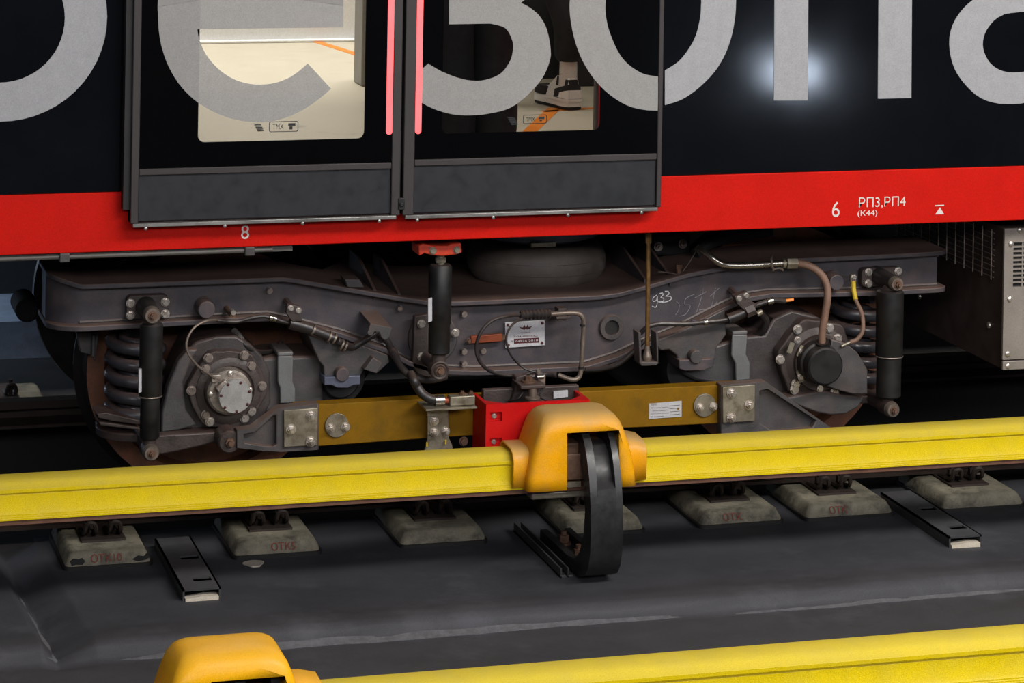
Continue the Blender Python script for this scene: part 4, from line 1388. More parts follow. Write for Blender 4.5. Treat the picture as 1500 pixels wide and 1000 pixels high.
obj('wheel_guard', B().pp([(1218, 497), (1240, 503), (1256, 516), (1271, 541), (1271, 577), (1250, 577), (1230, 572), (1212, 566)], 9.125, 9.15), 'frame2', ar, bevel=0.004)
obj('lower_guard', B().pp([(1150, 583), (1175, 578), (1205, 572), (1232, 578), (1266, 582), (1258, 596), (1240, 606), (1218, 608), (1196, 604), (1170, 594)], 9.16, 9.4), 'frame2', ar, bevel=0.006)
st = B().pp([(1073, 490), (1095, 490), (1093, 519), (1098.5, 531), (1098.5, 556), (1078, 558), (1077.5, 532), (1071.5, 520)], 9.21, 9.222)
a, c = P(1073, 490, 9.21), P(1095, 490, 9.21)
st.box((a.x, 9.21, a.z - 0.002), (c.x, 9.36, a.z + 0.012))
obj('strap', st, 'strap', ar, bevel=0.004)
obj('guide_arm', B().pp([(1050, 505), (1088, 494), (1100, 494), (1100, 580), (1046, 562), (1020, 558), (1000, 548), (1000, 530)], 9.25, 9.46), 'frame2', ar, bevel=0.01)
sb = obj('stop_bracket', B().pp([(957, 500), (1003, 482), (1062, 452), (1064, 490), (1050, 510), (1046, 534), (995, 534), (991, 520), (980, 512), (968, 514)], 9.19, 9.44), 'frame2', bog, bevel=0.005)
obj('bump_block', B().pp([(995, 527), (1045, 525), (1045, 538), (1032, 542), (1004, 543), (995, 540)], 9.165, 9.3), 'frame', sb, bevel=0.003)
obj('bump_disc', cylY(1020.5, 523, 0.023, 9.155, 9.2), 'frame2', sb, bevel=0.002)
pcb = P(1012, 540, 9.28)
obj('arm_bush', B().lathe([(0.02, 0), (0.09, 0.0), (0.095, 0.012), (0.095, 0.15)], pcb, (0, 1, 0), n=36), 'rubber', sb)

# ---------------------------------------------------------------- air spring
A0 = P(786, 424, 9.36)
az0, az1 = A0.z - 0.01, ZP(786, 366, 9.36)
acx, acy = XP(785, 395, 9.6), 9.6
prof = [(0.0, az0), (0.19, az0)]
for i in range(13):
    t = math.radians(-80 + 160 * i / 12)
    prof.append((0.195 + 0.058 * math.cos(t), (az0 + az1) / 2 + (az1 - az0) / 2 * math.sin(t)))
prof.append((0.0, az1))
asp = obj('air_spring', B().lathe(prof, (acx, acy, 0), (0, 0, 1), n=64), 'airbag', bog, smooth=60)
for z_ in (0.35, 0.62):
    zz = az0 + (az1 - az0) * z_
    rr = 0.195 + 0.058 * math.cos(math.asin(2 * z_ - 1)) + 0.0006
    obj('bag_rib', B().lathe([(rr - 0.004, zz - 0.0025), (rr + 0.001, zz), (rr - 0.004, zz + 0.0025)], (acx, acy, 0), (0, 0, 1), n=64), 'airbag', asp, smooth=60)
obj('top_plate', B().lathe([(0, az1 - 0.004), (0.16, az1 - 0.004), (0.225, az1 + 0.02), (0.228, az1 + 0.06), (0, az1 + 0.065)], (acx, acy, 0), (0, 0, 1), n=64), 'bluegrey', asp, smooth=30)
a = P(796, 358, 9.372)
obj('type_label', B().box((a.x - 0.045, acy - 0.231, a.z - 0.008), (a.x + 0.045, acy - 0.205, a.z + 0.006)), 'zinc', asp)
obj('seat_ring', B().lathe([(0.0, az0 - 0.03), (0.24, az0 - 0.03), (0.24, az0 - 0.008), (0.0, az0 - 0.004)], (acx, acy, 0), (0, 0, 1), n=48), 'frame', asp, smooth=30)

# ---------------------------------------------------------------- vertical damper in the middle
Y = 9.03
rp = P(635, 496, 9.225)
mp = obj('damper_mount', B().lathe([(0, 0), (0.082, 0.0), (0.087, 0.005), (0.087, 0.03)], rp, (0, 1, 0), n=40), 'frame2', bog, smooth=30)
obj('lug_plate', B().pp([(607, 463), (626, 460), (630, 540), (652, 558), (640, 558), (612, 548), (604, 535)], 9.20, 9.226), 'greasy', mp, bevel=0.004)
for px, py in ((617, 474), (617.5, 522), (667, 487)):
    bolt(px, py, 9.2, mp, 4.8)
cxm = XP(644, 455, Y)
r1, r2 = 0.0395, 0.0365
z1, z2, z3 = ZP(644, 392, Y - r1), ZP(644, 478, Y - r1), ZP(644, 521, Y - r1)
cd = obj('vertical_damper', B().lathe([(0, z1 + 0.006), (r1 * 0.85, z1 + 0.004), (r1, z1 - 0.004), (r1, z2 + 0.002), (r2, z2 - 0.002), (r2, z3 + 0.004), (r2 * 0.9, z3), (0, z3 - 0.004)], (cxm, Y, 0), (0, 0, 1), n=36), 'damper', bog, smooth=40)
obj('rod', B().cyl((cxm, Y, z1), (cxm, Y, ZP(644, 372, Y)), 0.014, n=16).cyl((cxm, Y, ZP(644, 384, Y)), (cxm, Y, ZP(644, 377, Y)), 0.019, n=6), 'zinc', cd)
tb = P(646, 366, 8.99)
br = B().pp([(613, 360), (620, 357), (636, 360), (656, 360), (662, 357), (676, 356), (677, 370), (668, 373), (650, 375), (634, 374), (622, 371), (614, 375)], 8.99, 9.09)
obj('top_bracket', br, 'orangered', cd, bevel=0.004)
for px, py in ((634, 367), (669, 366)):
    bolt(px, py, 8.99, cd, 4.0, 'hex', 'zinc')
e = P(645, 543, 8.995)
obj('lower_eye', B().lathe([(0.010, 0.004), (0.018, 0.0), (0.022, 0.004), (0.028, 0.0), (0.032, 0.003), (0.032, 0.05)], e, (0, 1, 0), n=32), 'greasy', cd, smooth=30)
bolt(645, 543, 8.998, cd, 4.6, 'hex', 'rust')
obj('type_label', B().pp([(627.3, 438), (633, 436), (633, 470), (627.3, 472)], 8.992, 9.0), 'plate', cd)
obj('eye_link', B().cyl((e.x, 9.04, e.z), (e.x, 9.24, e.z), 0.02, n=16).cyl((cxm, Y, z3), (e.x, Y, e.z), 0.024, n=16), 'greasy', cd)

# ---------------------------------------------------------------- builder's plate, copper shunt, level rod
pl = obj('builder_plate', B().pp([(740, 472.5), (798, 469), (798, 505.5), (740.5, 509.5)], 9.238, 9.246), 'plate', sf, bevel=0.001)
for px, py in ((744, 476), (794.5, 473), (744.5, 505), (794, 502)):
    bolt(px, py, 9.238, pl, 2.2, 'round', 'ink')
em = B().pp([(760, 478.5), (766, 479.5), (768, 475.5), (770.5, 480), (773, 475.2), (774.5, 479), (780, 477), (776.5, 481), (772, 482.5), (770.5, 480.5), (768.5, 482.8), (764, 481.5)], 9.237, 9.238)
obj('emblem', em, 'ink', pl, smooth=0)
text_obj('plate_text', 'Тележка', (763, 485.5, 776, 488), 9.237, 'ink', pl)
text_obj('plate_text', '7134100010.R2', (752, 490, 787.5, 494.3), 9.237, 'ink', pl)
text_obj('plate_text', '№', (749, 498, 752, 501), 9.237, 'ink', pl)
b = B().pbox(753, 496, 789.5, 501.5, 9.2372, 9.2378)
obj('number_field', b, 'ink', pl, smooth=0)
text_obj('plate_text', '04926 2018', (754.5, 496.8, 788, 500.7), 9.2368, 'plate', pl)
cs = obj('copper_shunt', B().pp([(690, 492.5), (736, 488.5), (736, 500), (690, 503.5)], 9.215, 9.235), 'copper', sf, bevel=0.003)
for px, py in ((687.5, 499), (736.5, 494)):
    bolt(px, py, 9.225, cs, 3.4, 'hex', 'rust')

lr = obj('level_rod', B().ptube([(949.5, 340, 9.08), (949, 430, 9.08), (948, 512, 9.08)], 0.0078, n=10, sub=1), 'brass', bog)
obj('rod_nut', B().ptube([(949.5, 342, 9.08), (949.4, 356, 9.08)], 0.0115, n=6, sub=1), 'brass', lr)
obj('ball_joint', B().ptube([(948, 506, 9.08), (948, 514, 9.08), (948, 522, 9.08), (947.5, 530, 9.08)], 0.01, n=12, sub=4, rs=[0.009, 0.011, 0.017, 0.012]), 'pipe', lr)
ub = B()
for x0_, x1_ in ((935, 939), (961, 964.5)):
    ub.pp([(x0_, 487), (x1_, 487), (x1_ + (1 if x0_ < 950 else 0), 533), (x0_ + 2, 533)], 9.06, 9.12)
ub.pp([(937, 530), (965, 530), (962, 535), (940, 536)], 9.06, 9.12)
obj('rod_bracket', ub, 'frame2', lr, bevel=0.002)

# ---------------------------------------------------------------- hoses and cables
hz = obj('brake_hose', B().ptube([(763, 461, 9.16), (742, 463, 9.12), (720, 470, 9.1), (704, 487, 9.09), (697.5, 510, 9.09), (704, 531, 9.09), (722, 545, 9.1), (748, 550, 9.12), (775, 547, 9.14)], 0.0062, n=10), 'hose', bog)
obj('gaiter', B().ptube([(762, 462, 9.16), (806, 459.5, 9.16)], 0.0165, n=14, sub=1) if False else B().tube([P(762 + 44 * i / 16, 462 - 2.5 * i / 16, 9.16) for i in range(17)], 0.0145, n=14, sub=1, ridge=0.25), 'hose', hz)
obj('thin_cable', B().ptube([(766, 466, 9.15), (752, 474, 9.12), (743, 488, 9.1), (742.5, 505, 9.09), (750, 522, 9.09), (766, 538, 9.09), (785, 545, 9.08)], 0.004, n=8), 'hose', hz)
pz = obj('bent_pipe', B().ptube([(806, 460, 9.16), (828, 458.5, 9.16), (846, 459, 9.16), (854, 466, 9.16), (855, 480, 9.16), (853, 510, 9.16), (851, 540, 9.16), (848, 552, 9.16), (838, 556, 9.16), (818, 549, 9.18)], 0.0085, n=12), 'pipe', bog)
obj('pipe_clip', B().pbox(818, 452, 830, 470, 9.155, 9.2).pbox(815, 464, 836, 467, 9.15, 9.24), 'greasy', pz, bevel=0.002)
for py in (476, 538):
    a = P(853.5 if py < 500 else 851.2, py, 9.16)
    obj('pipe_clip', B().cyl(a - Vector((0, 0, 0.004)), a + Vector((0, 0, 0.004)), 0.0105, n=12), 'hose', pz)
obj('flex_hose', B().ptube([(815, 549, 9.18), (800, 548, 9.2), (780, 551, 9.2), (757, 552, 9.2)], 0.009, n=10, ridge=0.15), 'hose', pz)
ch = obj('cable_harness', B().ptube([(318, 469, 9.16), (345, 471, 9.17), (366, 466, 9.17), (384, 463, 9.17), (396, 465, 9.17), (412, 470, 9.17), (430, 475, 9.17)], 0.0065, n=9), 'hose', bog)
obj('connector', B().ptube([(424, 473, 9.16), (440, 477, 9.16), (456, 482, 9.16)], 0.02, n=12, sub=2), 'hose', ch)
obj('connector', B().ptube([(455, 482, 9.16), (476, 490, 9.16), (491, 497, 9.16)], 0.016, n=12, sub=2), 'hose', ch)
for x_, y_ in ((395, 465), (400, 466)):
    obj('cable_ring', B().ptube([(x_, y_, 9.165), (x_ + 4, y_ + 1, 9.165)], 0.011, n=12, sub=1), 'chrome', ch)
for x_, y_ in ((458, 483), (482, 493), (489, 496), (500, 505), (505, 507)):
    obj('cable_ring', B().ptube([(x_ - 1.2, y_ - 0.6, 9.16), (x_ + 1.2, y_ + 0.6, 9.16)], 0.0195, n=14, sub=1), 'pipe', ch)
obj('corrugated_hose', B().tube([P(x, y, yy) for x, y, yy in [(494 + i * 1.7, 499 + 9 * math.sin(min(1, i / 14) * 1.57) - max(0, i - 14) * 1.05, 9.16 + i * 0.0012) for i in range(34)]], 0.0115, n=10, sub=1, ridge=0.12), 'hose', ch)
cb = obj('clamp_bracket', B().pp([(421, 445), (441, 449), (439, 462), (444, 470), (428, 471), (419, 458)], 9.14, 9.17), 'greasy', ch, bevel=0.002)
obj('clamp_arm', B().ptube([(419, 440, 9.24), (426, 448, 9.19), (430, 452, 9.16)], 0.011, n=6, sub=1), 'greasy', cb)
for px, py in ((426, 451), (437.5, 454.5)):
    bolt(px, py, 9.14, cb, 3.4)
nl = obj('stub_valve', cylY(341, 462, 0.010, 9.13, FY, n=14), 'rust', sf)
obj('valve_cap', cylY(342, 458, 0.0085, 9.12, 9.15, n=8), 'bolt', nl)
# folded bracket plate with two ears
fbk = B().pp([(527, 455.5), (553, 454), (569, 477), (541, 477)], 9.19, 9.2)
a = [P(527, 455.5, FY), P(553, 454, FY), P(574, 480, 9.08), P(543, 474, 9.08)]
up_ = Vector((0, 0, 0.006))
fb_ = B().add([*a, *[v - up_ for v in a]], [(0, 1, 2, 3), (7, 6, 5, 4), (0, 4, 5, 1), (1, 5, 6, 2), (2, 6, 7, 3), (3, 7, 4, 0)])
fb_.pp([(543, 474), (574, 480), (570, 494), (564, 498), (559, 494), (556, 486), (549, 485), (545, 491), (540, 491), (538, 487)], 9.075, 9.085)
obj('eared_bracket', fb_, 'frame2', sf, bevel=0.001)
obj('lower_hose', B().ptube([(556, 488, 9.24), (566, 498, 9.22), (572, 508, 9.2), (578, 520, 9.17), (586, 535, 9.13), (598, 548, 9.1), (615, 555, 9.09), (634, 556, 9.1), (652, 552, 9.14)], 0.0115, n=12, ridge=0.06), 'hosed', bog)
obj('hose_band', B().ptube([(575, 513, 9.19), (580, 524, 9.165)], 0.0145, n=12, sub=1), 'greasy', bog)
obj('cross_cable', B().ptube([(942, 500, 9.15), (925, 517, 9.15), (905, 533, 9.16), (880, 540, 9.18), (858, 541, 9.2)], 0.009, n=10), 'hose', bog)
cc = obj('right_harness', B().ptube([(938, 488, 9.14), (950, 478, 9.13), (970, 474, 9.13), (1000, 474.5, 9.13), (1030, 472, 9.14), (1060, 469, 9.15), (1072, 466, 9.15)], 0.0085, n=10), 'hose', bog)
for x_, y_, m_ in ((1001, 474.2, 'zinc'), (1016, 473.2, 'bluegrey'), (1033, 471.8, 'chrome')):
    obj('cable_ring', B().ptube([(x_ - 2.5, y_ + 0.3, 9.14), (x_ + 2.5, y_ - 0.3, 9.14)], 0.0115, n=12, sub=1), m_, cc)
obj('connector', B().ptube([(1066, 467, 9.15), (1080, 462, 9.15), (1094, 456, 9.15)], 0.0175, n=12, sub=2), 'hose', cc)
obj('connector', B().ptube([(1092, 457, 9.14), (1104, 452, 9.14)], 0.022, n=6, sub=1), 'greasy', cc)
cb = obj('clamp_bracket', B().pp([(1076, 434), (1095, 427), (1099, 440), (1110, 446), (1104, 456), (1092, 456), (1080, 445)], 9.13, 9.165), 'greasy', cc, bevel=0.002)
obj('clamp_arm', B().ptube([(1070, 424, 9.24), (1080, 433, 9.19), (1086, 438, 9.16)], 0.012, n=6, sub=1), 'greasy', cb)
for px, py in ((1082.5, 437), (1093, 432.5)):
    bolt(px, py, 9.13, cb, 3.4)
obj('end_cable', B().ptube([(1100, 450, 9.14), (1116, 444, 9.14), (1130, 440, 9.14), (1150, 441, 9.15)], 0.009, n=10), 'hose', cc)
obj('cable_tip', B().ptube([(1149, 440.5, 9.148), (1162, 438.5, 9.148)], 0.0055, n=8, sub=1), 'orange', cc)
obj('cable_ring', B().ptube([(1124, 442, 9.14), (1132, 440, 9.14)], 0.0125, n=12, sub=1), 'chrome', cc)
obj('cable_ring', B().ptube([(1109, 460, 9.15), (1116, 456, 9.15)], 0.010, n=12, sub=1), 'zinc', cc)
obj('hose_loop', B().ptube([(1115, 458, 9.2), (1122, 470, 9.22), (1118, 484, 9.24), (1102, 496, 9.28)], 0.013, n=10), 'hose', cc)

sp = obj('steel_pipe', B().ptube([(1022, 364, 9.22), (1030, 368, 9.19), (1043, 377, 9.16), (1054, 385, 9.15), (1068, 388.5, 9.15), (1100, 388.5, 9.15), (1133, 386, 9.15), (1152, 385, 9.15)], 0.0115, n=14), 'chrome', bog)
obj('pipe_nut', B().ptube([(1152, 385.5, 9.15), (1167, 385, 9.15)], 0.020, n=6, sub=1).ptube([(1146, 386, 9.15), (1150, 386, 9.15)], 0.017, n=12, sub=1), 'zinc', sp)
obj('pipe_clip', B().ptube([(1133, 396, 9.145), (1131, 388, 9.137), (1130, 379, 9.145), (1131, 374, 9.18)], 0.004, n=6).ptube([(1132, 396, 9.145), (1136, 393.5, 9.14), (1143, 393, 9.14), (1147, 396, 9.145)], 0.0035, n=6), 'boltd', sp)
bh = obj('rubber_hose', B().ptube([(1166, 385, 9.15), (1180, 387.5, 9.15), (1194, 394, 9.14), (1206, 406, 9.13), (1212, 422, 9.12), (1212, 438, 9.11), (1208.5, 462, 9.11), (1204.5, 485, 9.11), (1204, 502, 9.11)], 0.0135, n=14), 'hoseb', bog)
gc = obj('earth_cable', B().ptube([(1250, 408, 9.2), (1250.5, 424, 9.19), (1254, 440, 9.17), (1261, 455, 9.15), (1264, 470, 9.13), (1263, 486, 9.12), (1255, 497, 9.12), (1245, 501, 9.12)], 0.0075, n=10), 'hoseb', bog)
obj('sleeve', B().ptube([(1250, 412, 9.195), (1250.5, 424, 9.188), (1253.5, 439, 9.17)], 0.0088, n=10), 'yellowtape', gc)
obj('terminal', B().ptube([(1246, 500.5, 9.12), (1232, 507, 9.115)], 0.005, n=8, sub=1).pbox(1246, 402, 1254, 412, 9.195, 9.205), 'zinc', gc)
bolt(1250.5, 406, 9.195, gc, 3.2)

# ---------------------------------------------------------------- current collector beam
BYM = 9.10
bm_ = obj('collector_beam', B().pp([(432, 594), (620, 584), (860, 573), (1090, 562), (1090, 618), (920, 626.5), (750, 634), (624, 642), (432, 656)], BYM, BYM + 0.06), 'wood', bog, bevel=0.003)
# cast arms carrying the beam
WY = 9.065


def castarm(outer, inner, web, boss, plate, bolts):
    c = obj('beam_arm', B().pp(web, WY + 0.03, WY + 0.09), 'frame2', bog, bevel=0.003)
    obj('rim', B().ring_strip(pxz(outer, WY), pxz(inner, WY), WY, WY + 0.05), 'frame2', c, bevel=0.004)
    if boss:
        p = P(*boss[:2], WY + 0.015)
        bs = obj('boss', B().lathe([(0.02, -0.006), (0.033, -0.006), (0.038, 0.0), (0.04, 0.08)], p, (0, 1, 0), n=30), 'greasy', c, smooth=30)
        o = put('bolt', bolt_mesh('nut', 'rust'), None, (p.x, p.y + 0.004, p.z), bs)
        o.scale = (0.017,) * 3
    pl_ = obj('clamp_plate', B().pp(plate, WY - 0.012, WY + 0.04), 'zinc', c, bevel=0.002)
    for px, py in bolts:
        bolt(px, py, WY - 0.012, pl_, 5.2, 'nut')
    return c


castarm([(347, 630), (370, 627), (408, 597.6), (467, 591), (467, 659), (412, 662), (380, 660), (347, 656)],
        [(357, 636), (375, 632.5), (399, 609.5), (405, 608), (405, 651), (400, 654), (380, 652.5), (359, 649)],
        [(345, 631), (370, 628), (408, 599), (466, 592), (466, 658), (412, 661), (345, 655)], (336, 647, 16),
        [(416, 601), (465, 597.5), (465.5, 651.5), (416, 655)], ((426, 628.5), (455.5, 608), (455, 646.5)))
castarm([(1056, 564), (1122, 559), (1217, 626), (1210, 639), (1132, 643), (1056, 645)],
        [(1113, 572), (1125, 569.5), (1196, 615.5), (1189, 627), (1132, 632), (1113, 620)],
        [(1058, 565), (1122, 560), (1215, 627), (1208, 638), (1058, 644)], None,
        [(1059, 566.5), (1106, 563.5), (1106, 616.5), (1059, 619.5)], ((1071, 575.5), (1097, 593), (1071, 611.5)))
for (px, py), bl in (((493.5, 623), ((484.5, 626.5), (506, 625))), ((1032.5, 593.5), ((1025, 596.5), (1045, 595)))):
    d_ = obj('round_washer', cylY(px, py, 0.0405, BYM - 0.008, BYM + 0.002, n=36), 'zinc', bm_, bevel=0.001)
    for q in bl:
        bolt(*q, BYM - 0.008, d_, 4.6, 'nut')
tp = obj('type_plate', B().pp([(951, 591), (998.5, 587), (998.5, 610), (951, 613.5)], BYM - 0.003, BYM + 0.001), 'plate', bm_)
for s_, bx in (('ООО', (954, 590.3, 962, 593.6)), ('№ сертификата', (954, 595.3, 979, 598.3)), ('Дата поверки', (956, 599.8, 978, 602.6)), ('Дата изготовления', (953, 604, 980, 606.6)), ('№ изделия', (953, 608.4, 972, 611.4))):
    text_obj('plate_text', s_, bx, BYM - 0.003, 'inkb', tp)
lines_ = B()
for k in range(4):
    lines_.pp([(981, 594 + 4.4 * k), (996, 592.8 + 4.4 * k), (996, 593.3 + 4.4 * k), (981, 594.5 + 4.4 * k)], BYM - 0.0036, BYM - 0.003)
obj('ruled_lines', lines_, 'inkb', tp, smooth=0)
obj('stamp_dot', cylY(993.5, 598.5, 0.004, BYM - 0.004, BYM - 0.003, n=12), 'wood', tp)

# cable clamp shelf
a, c = P(624, 603, 8.97), P(699, 595, 8.97)
shz = ZP(640, 600, 8.97)
sh = obj('cable_shelf', B().box((P(624, 603, 8.97).x, 8.97, shz - 0.003), (c.x, 9.09, shz + 0.003)).add(
    [(P(624, 603, 8.97).x, 8.97, shz + 0.003), (P(624, 603, 8.97).x, 9.09, shz + 0.003), (P(611, 588, 9.09).x, 9.09, shz + 0.003),
     (P(624, 603, 8.97).x, 8.97, shz - 0.003), (P(624, 603, 8.97).x, 9.09, shz - 0.003), (P(611, 588, 9.09).x, 9.09, shz - 0.003)], [(0, 1, 2), (5, 4, 3), (0, 2, 5, 3)]), 'zinc', bm_, bevel=0.001)
vp = obj('hanger_plate', B().pp([(626, 602), (657, 600), (657.5, 641), (662, 650), (664, 660), (621, 662), (624, 652), (626, 643)], 9.06, 9.07), 'zinc', sh, bevel=0.002)
obj('hanger_pad', B().pp([(626.5, 610), (642, 609), (642, 636), (626.5, 637)], 9.052, 9.06), 'zinc', vp, bevel=0.001)
for px, py, yy in ((636, 616.5, 9.052), (636, 632.5, 9.052), (652.5, 631, 9.06)):
    bolt(px, py, yy, vp, 4.6, 'nut')
bolt(679, 646, 9.07, vp, 5.0, 'hex', 'rust')
for px, py in ((625.5, 651), (653, 647.5)):
    obj('cable_tie', B().pbox(px - 1, py - 3, px + 1, py + 3, 9.05, 9.056), 'yellowtape', sh)
tm = obj('cable_lug', B().pbox(659.5, 581, 696, 593, 8.99, 9.03), 'zinc', sh, bevel=0.003)
for px in (677, 690):
    p = P(px, 580, 9.01)
    obj('bolt', B().cyl(p - Vector((0, 0, 0.006)), p + Vector((0, 0, 0.012)), 0.0105, n=6).cyl(p + Vector((0, 0, 0.012)), p + Vector((0, 0, 0.018)), 0.006, n=8), 'rust', tm)
obj('lug_neck', B().ptube([(649, 586, 9.01), (661, 586.5, 9.01)], 0.011, n=12, sub=1), 'copper', tm)
obj('crimp_ring', B().ptube([(637, 586.5, 9.01), (650, 586, 9.01)], 0.0195, n=20, sub=1), 'chrome', tm)
obj('power_cable', B().ptube([(638, 586, 9.01), (628, 583, 9.01), (618, 576, 9.02), (611, 566, 9.03), (606, 557, 9.03), (602, 548, 9.07)], 0.0155, n=14), 'hose', bm_)

# red collector housing: open-topped tray
RYF = 8.937
x0, x1 = XP(712, 600, RYF), XP(863, 600, RYF)
zt_ = ZP(790, 588.5, RYF)
zb_ = zt_ - 0.20
rb = B()
h0x, h1x = XP(718, 610, RYF), XP(735.5, 610, RYF)
hz1, hz0 = ZP(726, 603.5, RYF), ZP(726, 617, RYF)
hz3, hz2 = ZP(726, 641.5, RYF), ZP(726, 655, RYF)
T = 0.012
Yb = 9.099


def mir(x):
    return x0 + x1 - x


def wall(xa_, xb_, za_, zb__):
    rb.box((xa_, RYF, za_), (xb_, RYF + T, zb__))


for (A_, B_) in ((h0x, h1x), (mir(h1x), mir(h0x))):
    for za_, zb__ in ((zb_, hz2), (hz3, hz0), (hz1, zt_)):
        wall(A_, B_, za_, zb__)
wall(x0, h0x, zb_, zt_); wall(h1x, mir(h1x), zb_, zt_); wall(mir(h0x), x1, zb_, zt_)
rb.box((x0, RYF + T, zb_), (x0 + T, Yb, zt_)); rb.box((x1 - T, RYF + T, zb_), (x1, Yb, zt_)); rb.box((x0 + T, RYF + T, zb_), (x1 - T, Yb, zb_ + T))
for xx, s in ((x0 + T, 1), (x1 - T, -1)):      # fillets in the corners of the rim
    rb.add([(xx, RYF + T, zt_), (xx + s * 0.05, RYF + T, zt_), (xx, RYF + 0.06, zt_), (xx, RYF + T, zt_ - 0.05), (xx + s * 0.05, RYF + T, zt_ - 0.05), (xx, RYF + 0.06, zt_ - 0.05)], [(0, 1, 2), (1, 4, 5, 2), (3, 5, 4)])
red = obj('collector_housing', rb, 'redbox', bog, smooth=0)
for A_ in (h0x, mir(h1x)):
    w_ = h1x - h0x
    for za_, zb__ in ((hz0, hz1), (hz2, hz3)):
        rc = obj('bolt_pocket', B().box((A_ - 0.001, RYF + 0.014, za_ - 0.001), (A_ + w_ + 0.001, RYF + 0.02, zb__ + 0.001)), 'redbox', red)
        o = put('bolt', bolt_mesh('hex', 'bolt'), None, (A_ + w_ * 0.42, RYF + 0.014, (za_ + zb__) / 2), rc)
        o.scale = (0.007,) * 3
ins = obj('collector_carrier', B().pbox(708, 571, 848, 592, 9.07, 9.098), 'greasy', red, bevel=0.004)
obj('carrier_post', B().pp([(756, 552), (772, 548), (774, 590), (748, 590), (754, 572)], 9.05, 9.098), 'greasy', ins, bevel=0.004)
ic = P(780, 588, 8.985)
obj('insulator', B().lathe([(0.012, 0.0), (0.026, 0.002), (0.027, 0.010), (0.02, 0.014), (0.02, 0.02), (0.026, 0.023), (0.026, 0.028), (0.014, 0.032), (0.014, 0.06)], (ic.x, ic.y, ic.z - 0.012), (0, 0, 1), n=24), 'pipe', ins)
pz_ = ZP(780, 565, 8.98)
pt = obj('top_plate', B().box((XP(763, 566, 8.97), 8.97, pz_ - 0.008), (XP(800, 566, 8.97), 9.08, pz_ + 0.004)), 'greasy', ins, bevel=0.003)
obj('bolt', B().cyl((ic.x - 0.005, 9.02, pz_ + 0.004), (ic.x - 0.005, 9.02, pz_ + 0.010), 0.024, n=18).cyl((ic.x - 0.005, 9.02, pz_ + 0.010), (ic.x - 0.005, 9.02, pz_ + 0.024), 0.014, n=6), 'rust', pt)
tb = P(791, 552, 9.06)
obj('terminal_block', B().box((tb.x - 0.014, 9.04, tb.z - 0.03), (tb.x + 0.014, 9.075, tb.z + 0.012)).cyl((tb.x - 0.01, 9.05, tb.z + 0.012), (tb.x - 0.01, 9.05, tb.z + 0.03), 0.009, n=8), 'boltd', pt, bevel=0.002)
obj('terminal_cap', B().cyl((tb.x - 0.02, 9.03, tb.z + 0.008), (tb.x + 0.004, 9.03, tb.z + 0.008), 0.008, n=12), 'chrome', pt)
obj('type_plate', B().pp([(811, 573.5), (832, 571.5), (832, 581), (811, 583.5)], 9.062, 9.072), 'plate', ins)
obj('wire', B().ptube([(795, 568, 9.0), (790, 580, 9.0), (800, 586, 9.02), (808, 586, 9.05)], 0.003, n=6).ptube([(766, 575, 9.02), (758, 584, 9.02), (745, 587, 9.05)], 0.003, n=6), 'hose', ins)

# odd fittings hanging under the car floor above the frame
fit = obj('valve_block', B().pp([(955, 344), (1012, 342), (1012, 372), (990, 376), (957, 374)], 9.5, 9.75), 'under', bog, bevel=0.01)
for px, py in ((964, 361), (1000, 357)):
    bolt(px, py, 9.495, fit, 5.0, 'nut', 'boltd')
obj('sag_pipe', B().ptube([(1018, 372, 9.4), (1036, 358, 9.42), (1062, 349, 9.45), (1095, 343, 9.45), (1130, 338, 9.45)], 0.02, n=10), 'under', bog)
obj('tie_wire', B().ptube([(1000, 398, 9.23), (1010, 384, 9.23), (1018, 370, 9.24), (1023, 358, 9.3)], 0.0018, n=5).ptube([(964, 398, 9.235), (978, 399, 9.23), (992, 402, 9.235)], 0.0022, n=5), 'pipe', bog)
lamp_b = obj('hanging_boss', cylY(41, 455, 0.045, 10.3, 10.5), 'under', bog, bevel=0.01)


# ================================================================== PEOPLE inside the car
def skin_body(name, chains, mt, parent, levels=2):
    """chains: list of lists of (point, radius); shared points are welded."""
    bm = bmesh.new()
    lay = bm.verts.layers.skin.verify()
    idx = {}
    first = True
    for ch in chains:
        prev = None
        for p, r in ch:
            key = tuple(round(c, 4) for c in p)
            if key not in idx:
                v = bm.verts.new(p)
                rr = r if isinstance(r, tuple) else (r, r)
                v[lay].radius = rr
                if first:
                    v[lay].use_root = True
                    first = False
                idx[key] = v
            v = idx[key]
            if prev is not None and bm.edges.get((prev, v)) is None and prev is not v:
                bm.edges.new((prev, v))
            prev = v
    base = WL[parent.name]
    for v in bm.verts:
        v.co -= base
    me = bpy.data.meshes.new(name)
    bm.to_mesh(me)
    bm.free()
    me.materials.append(MT[mt])
    o = bpy.data.objects.new(name, me)
    C.objects.link(o)
    o.parent = parent
    WL[o.name] = base
    md = o.modifiers.new('skin', 'SKIN'); md.use_smooth_shade = True
    md = o.modifiers.new('sub', 'SUBSURF'); md.levels = levels; md.render_levels = levels
    return o


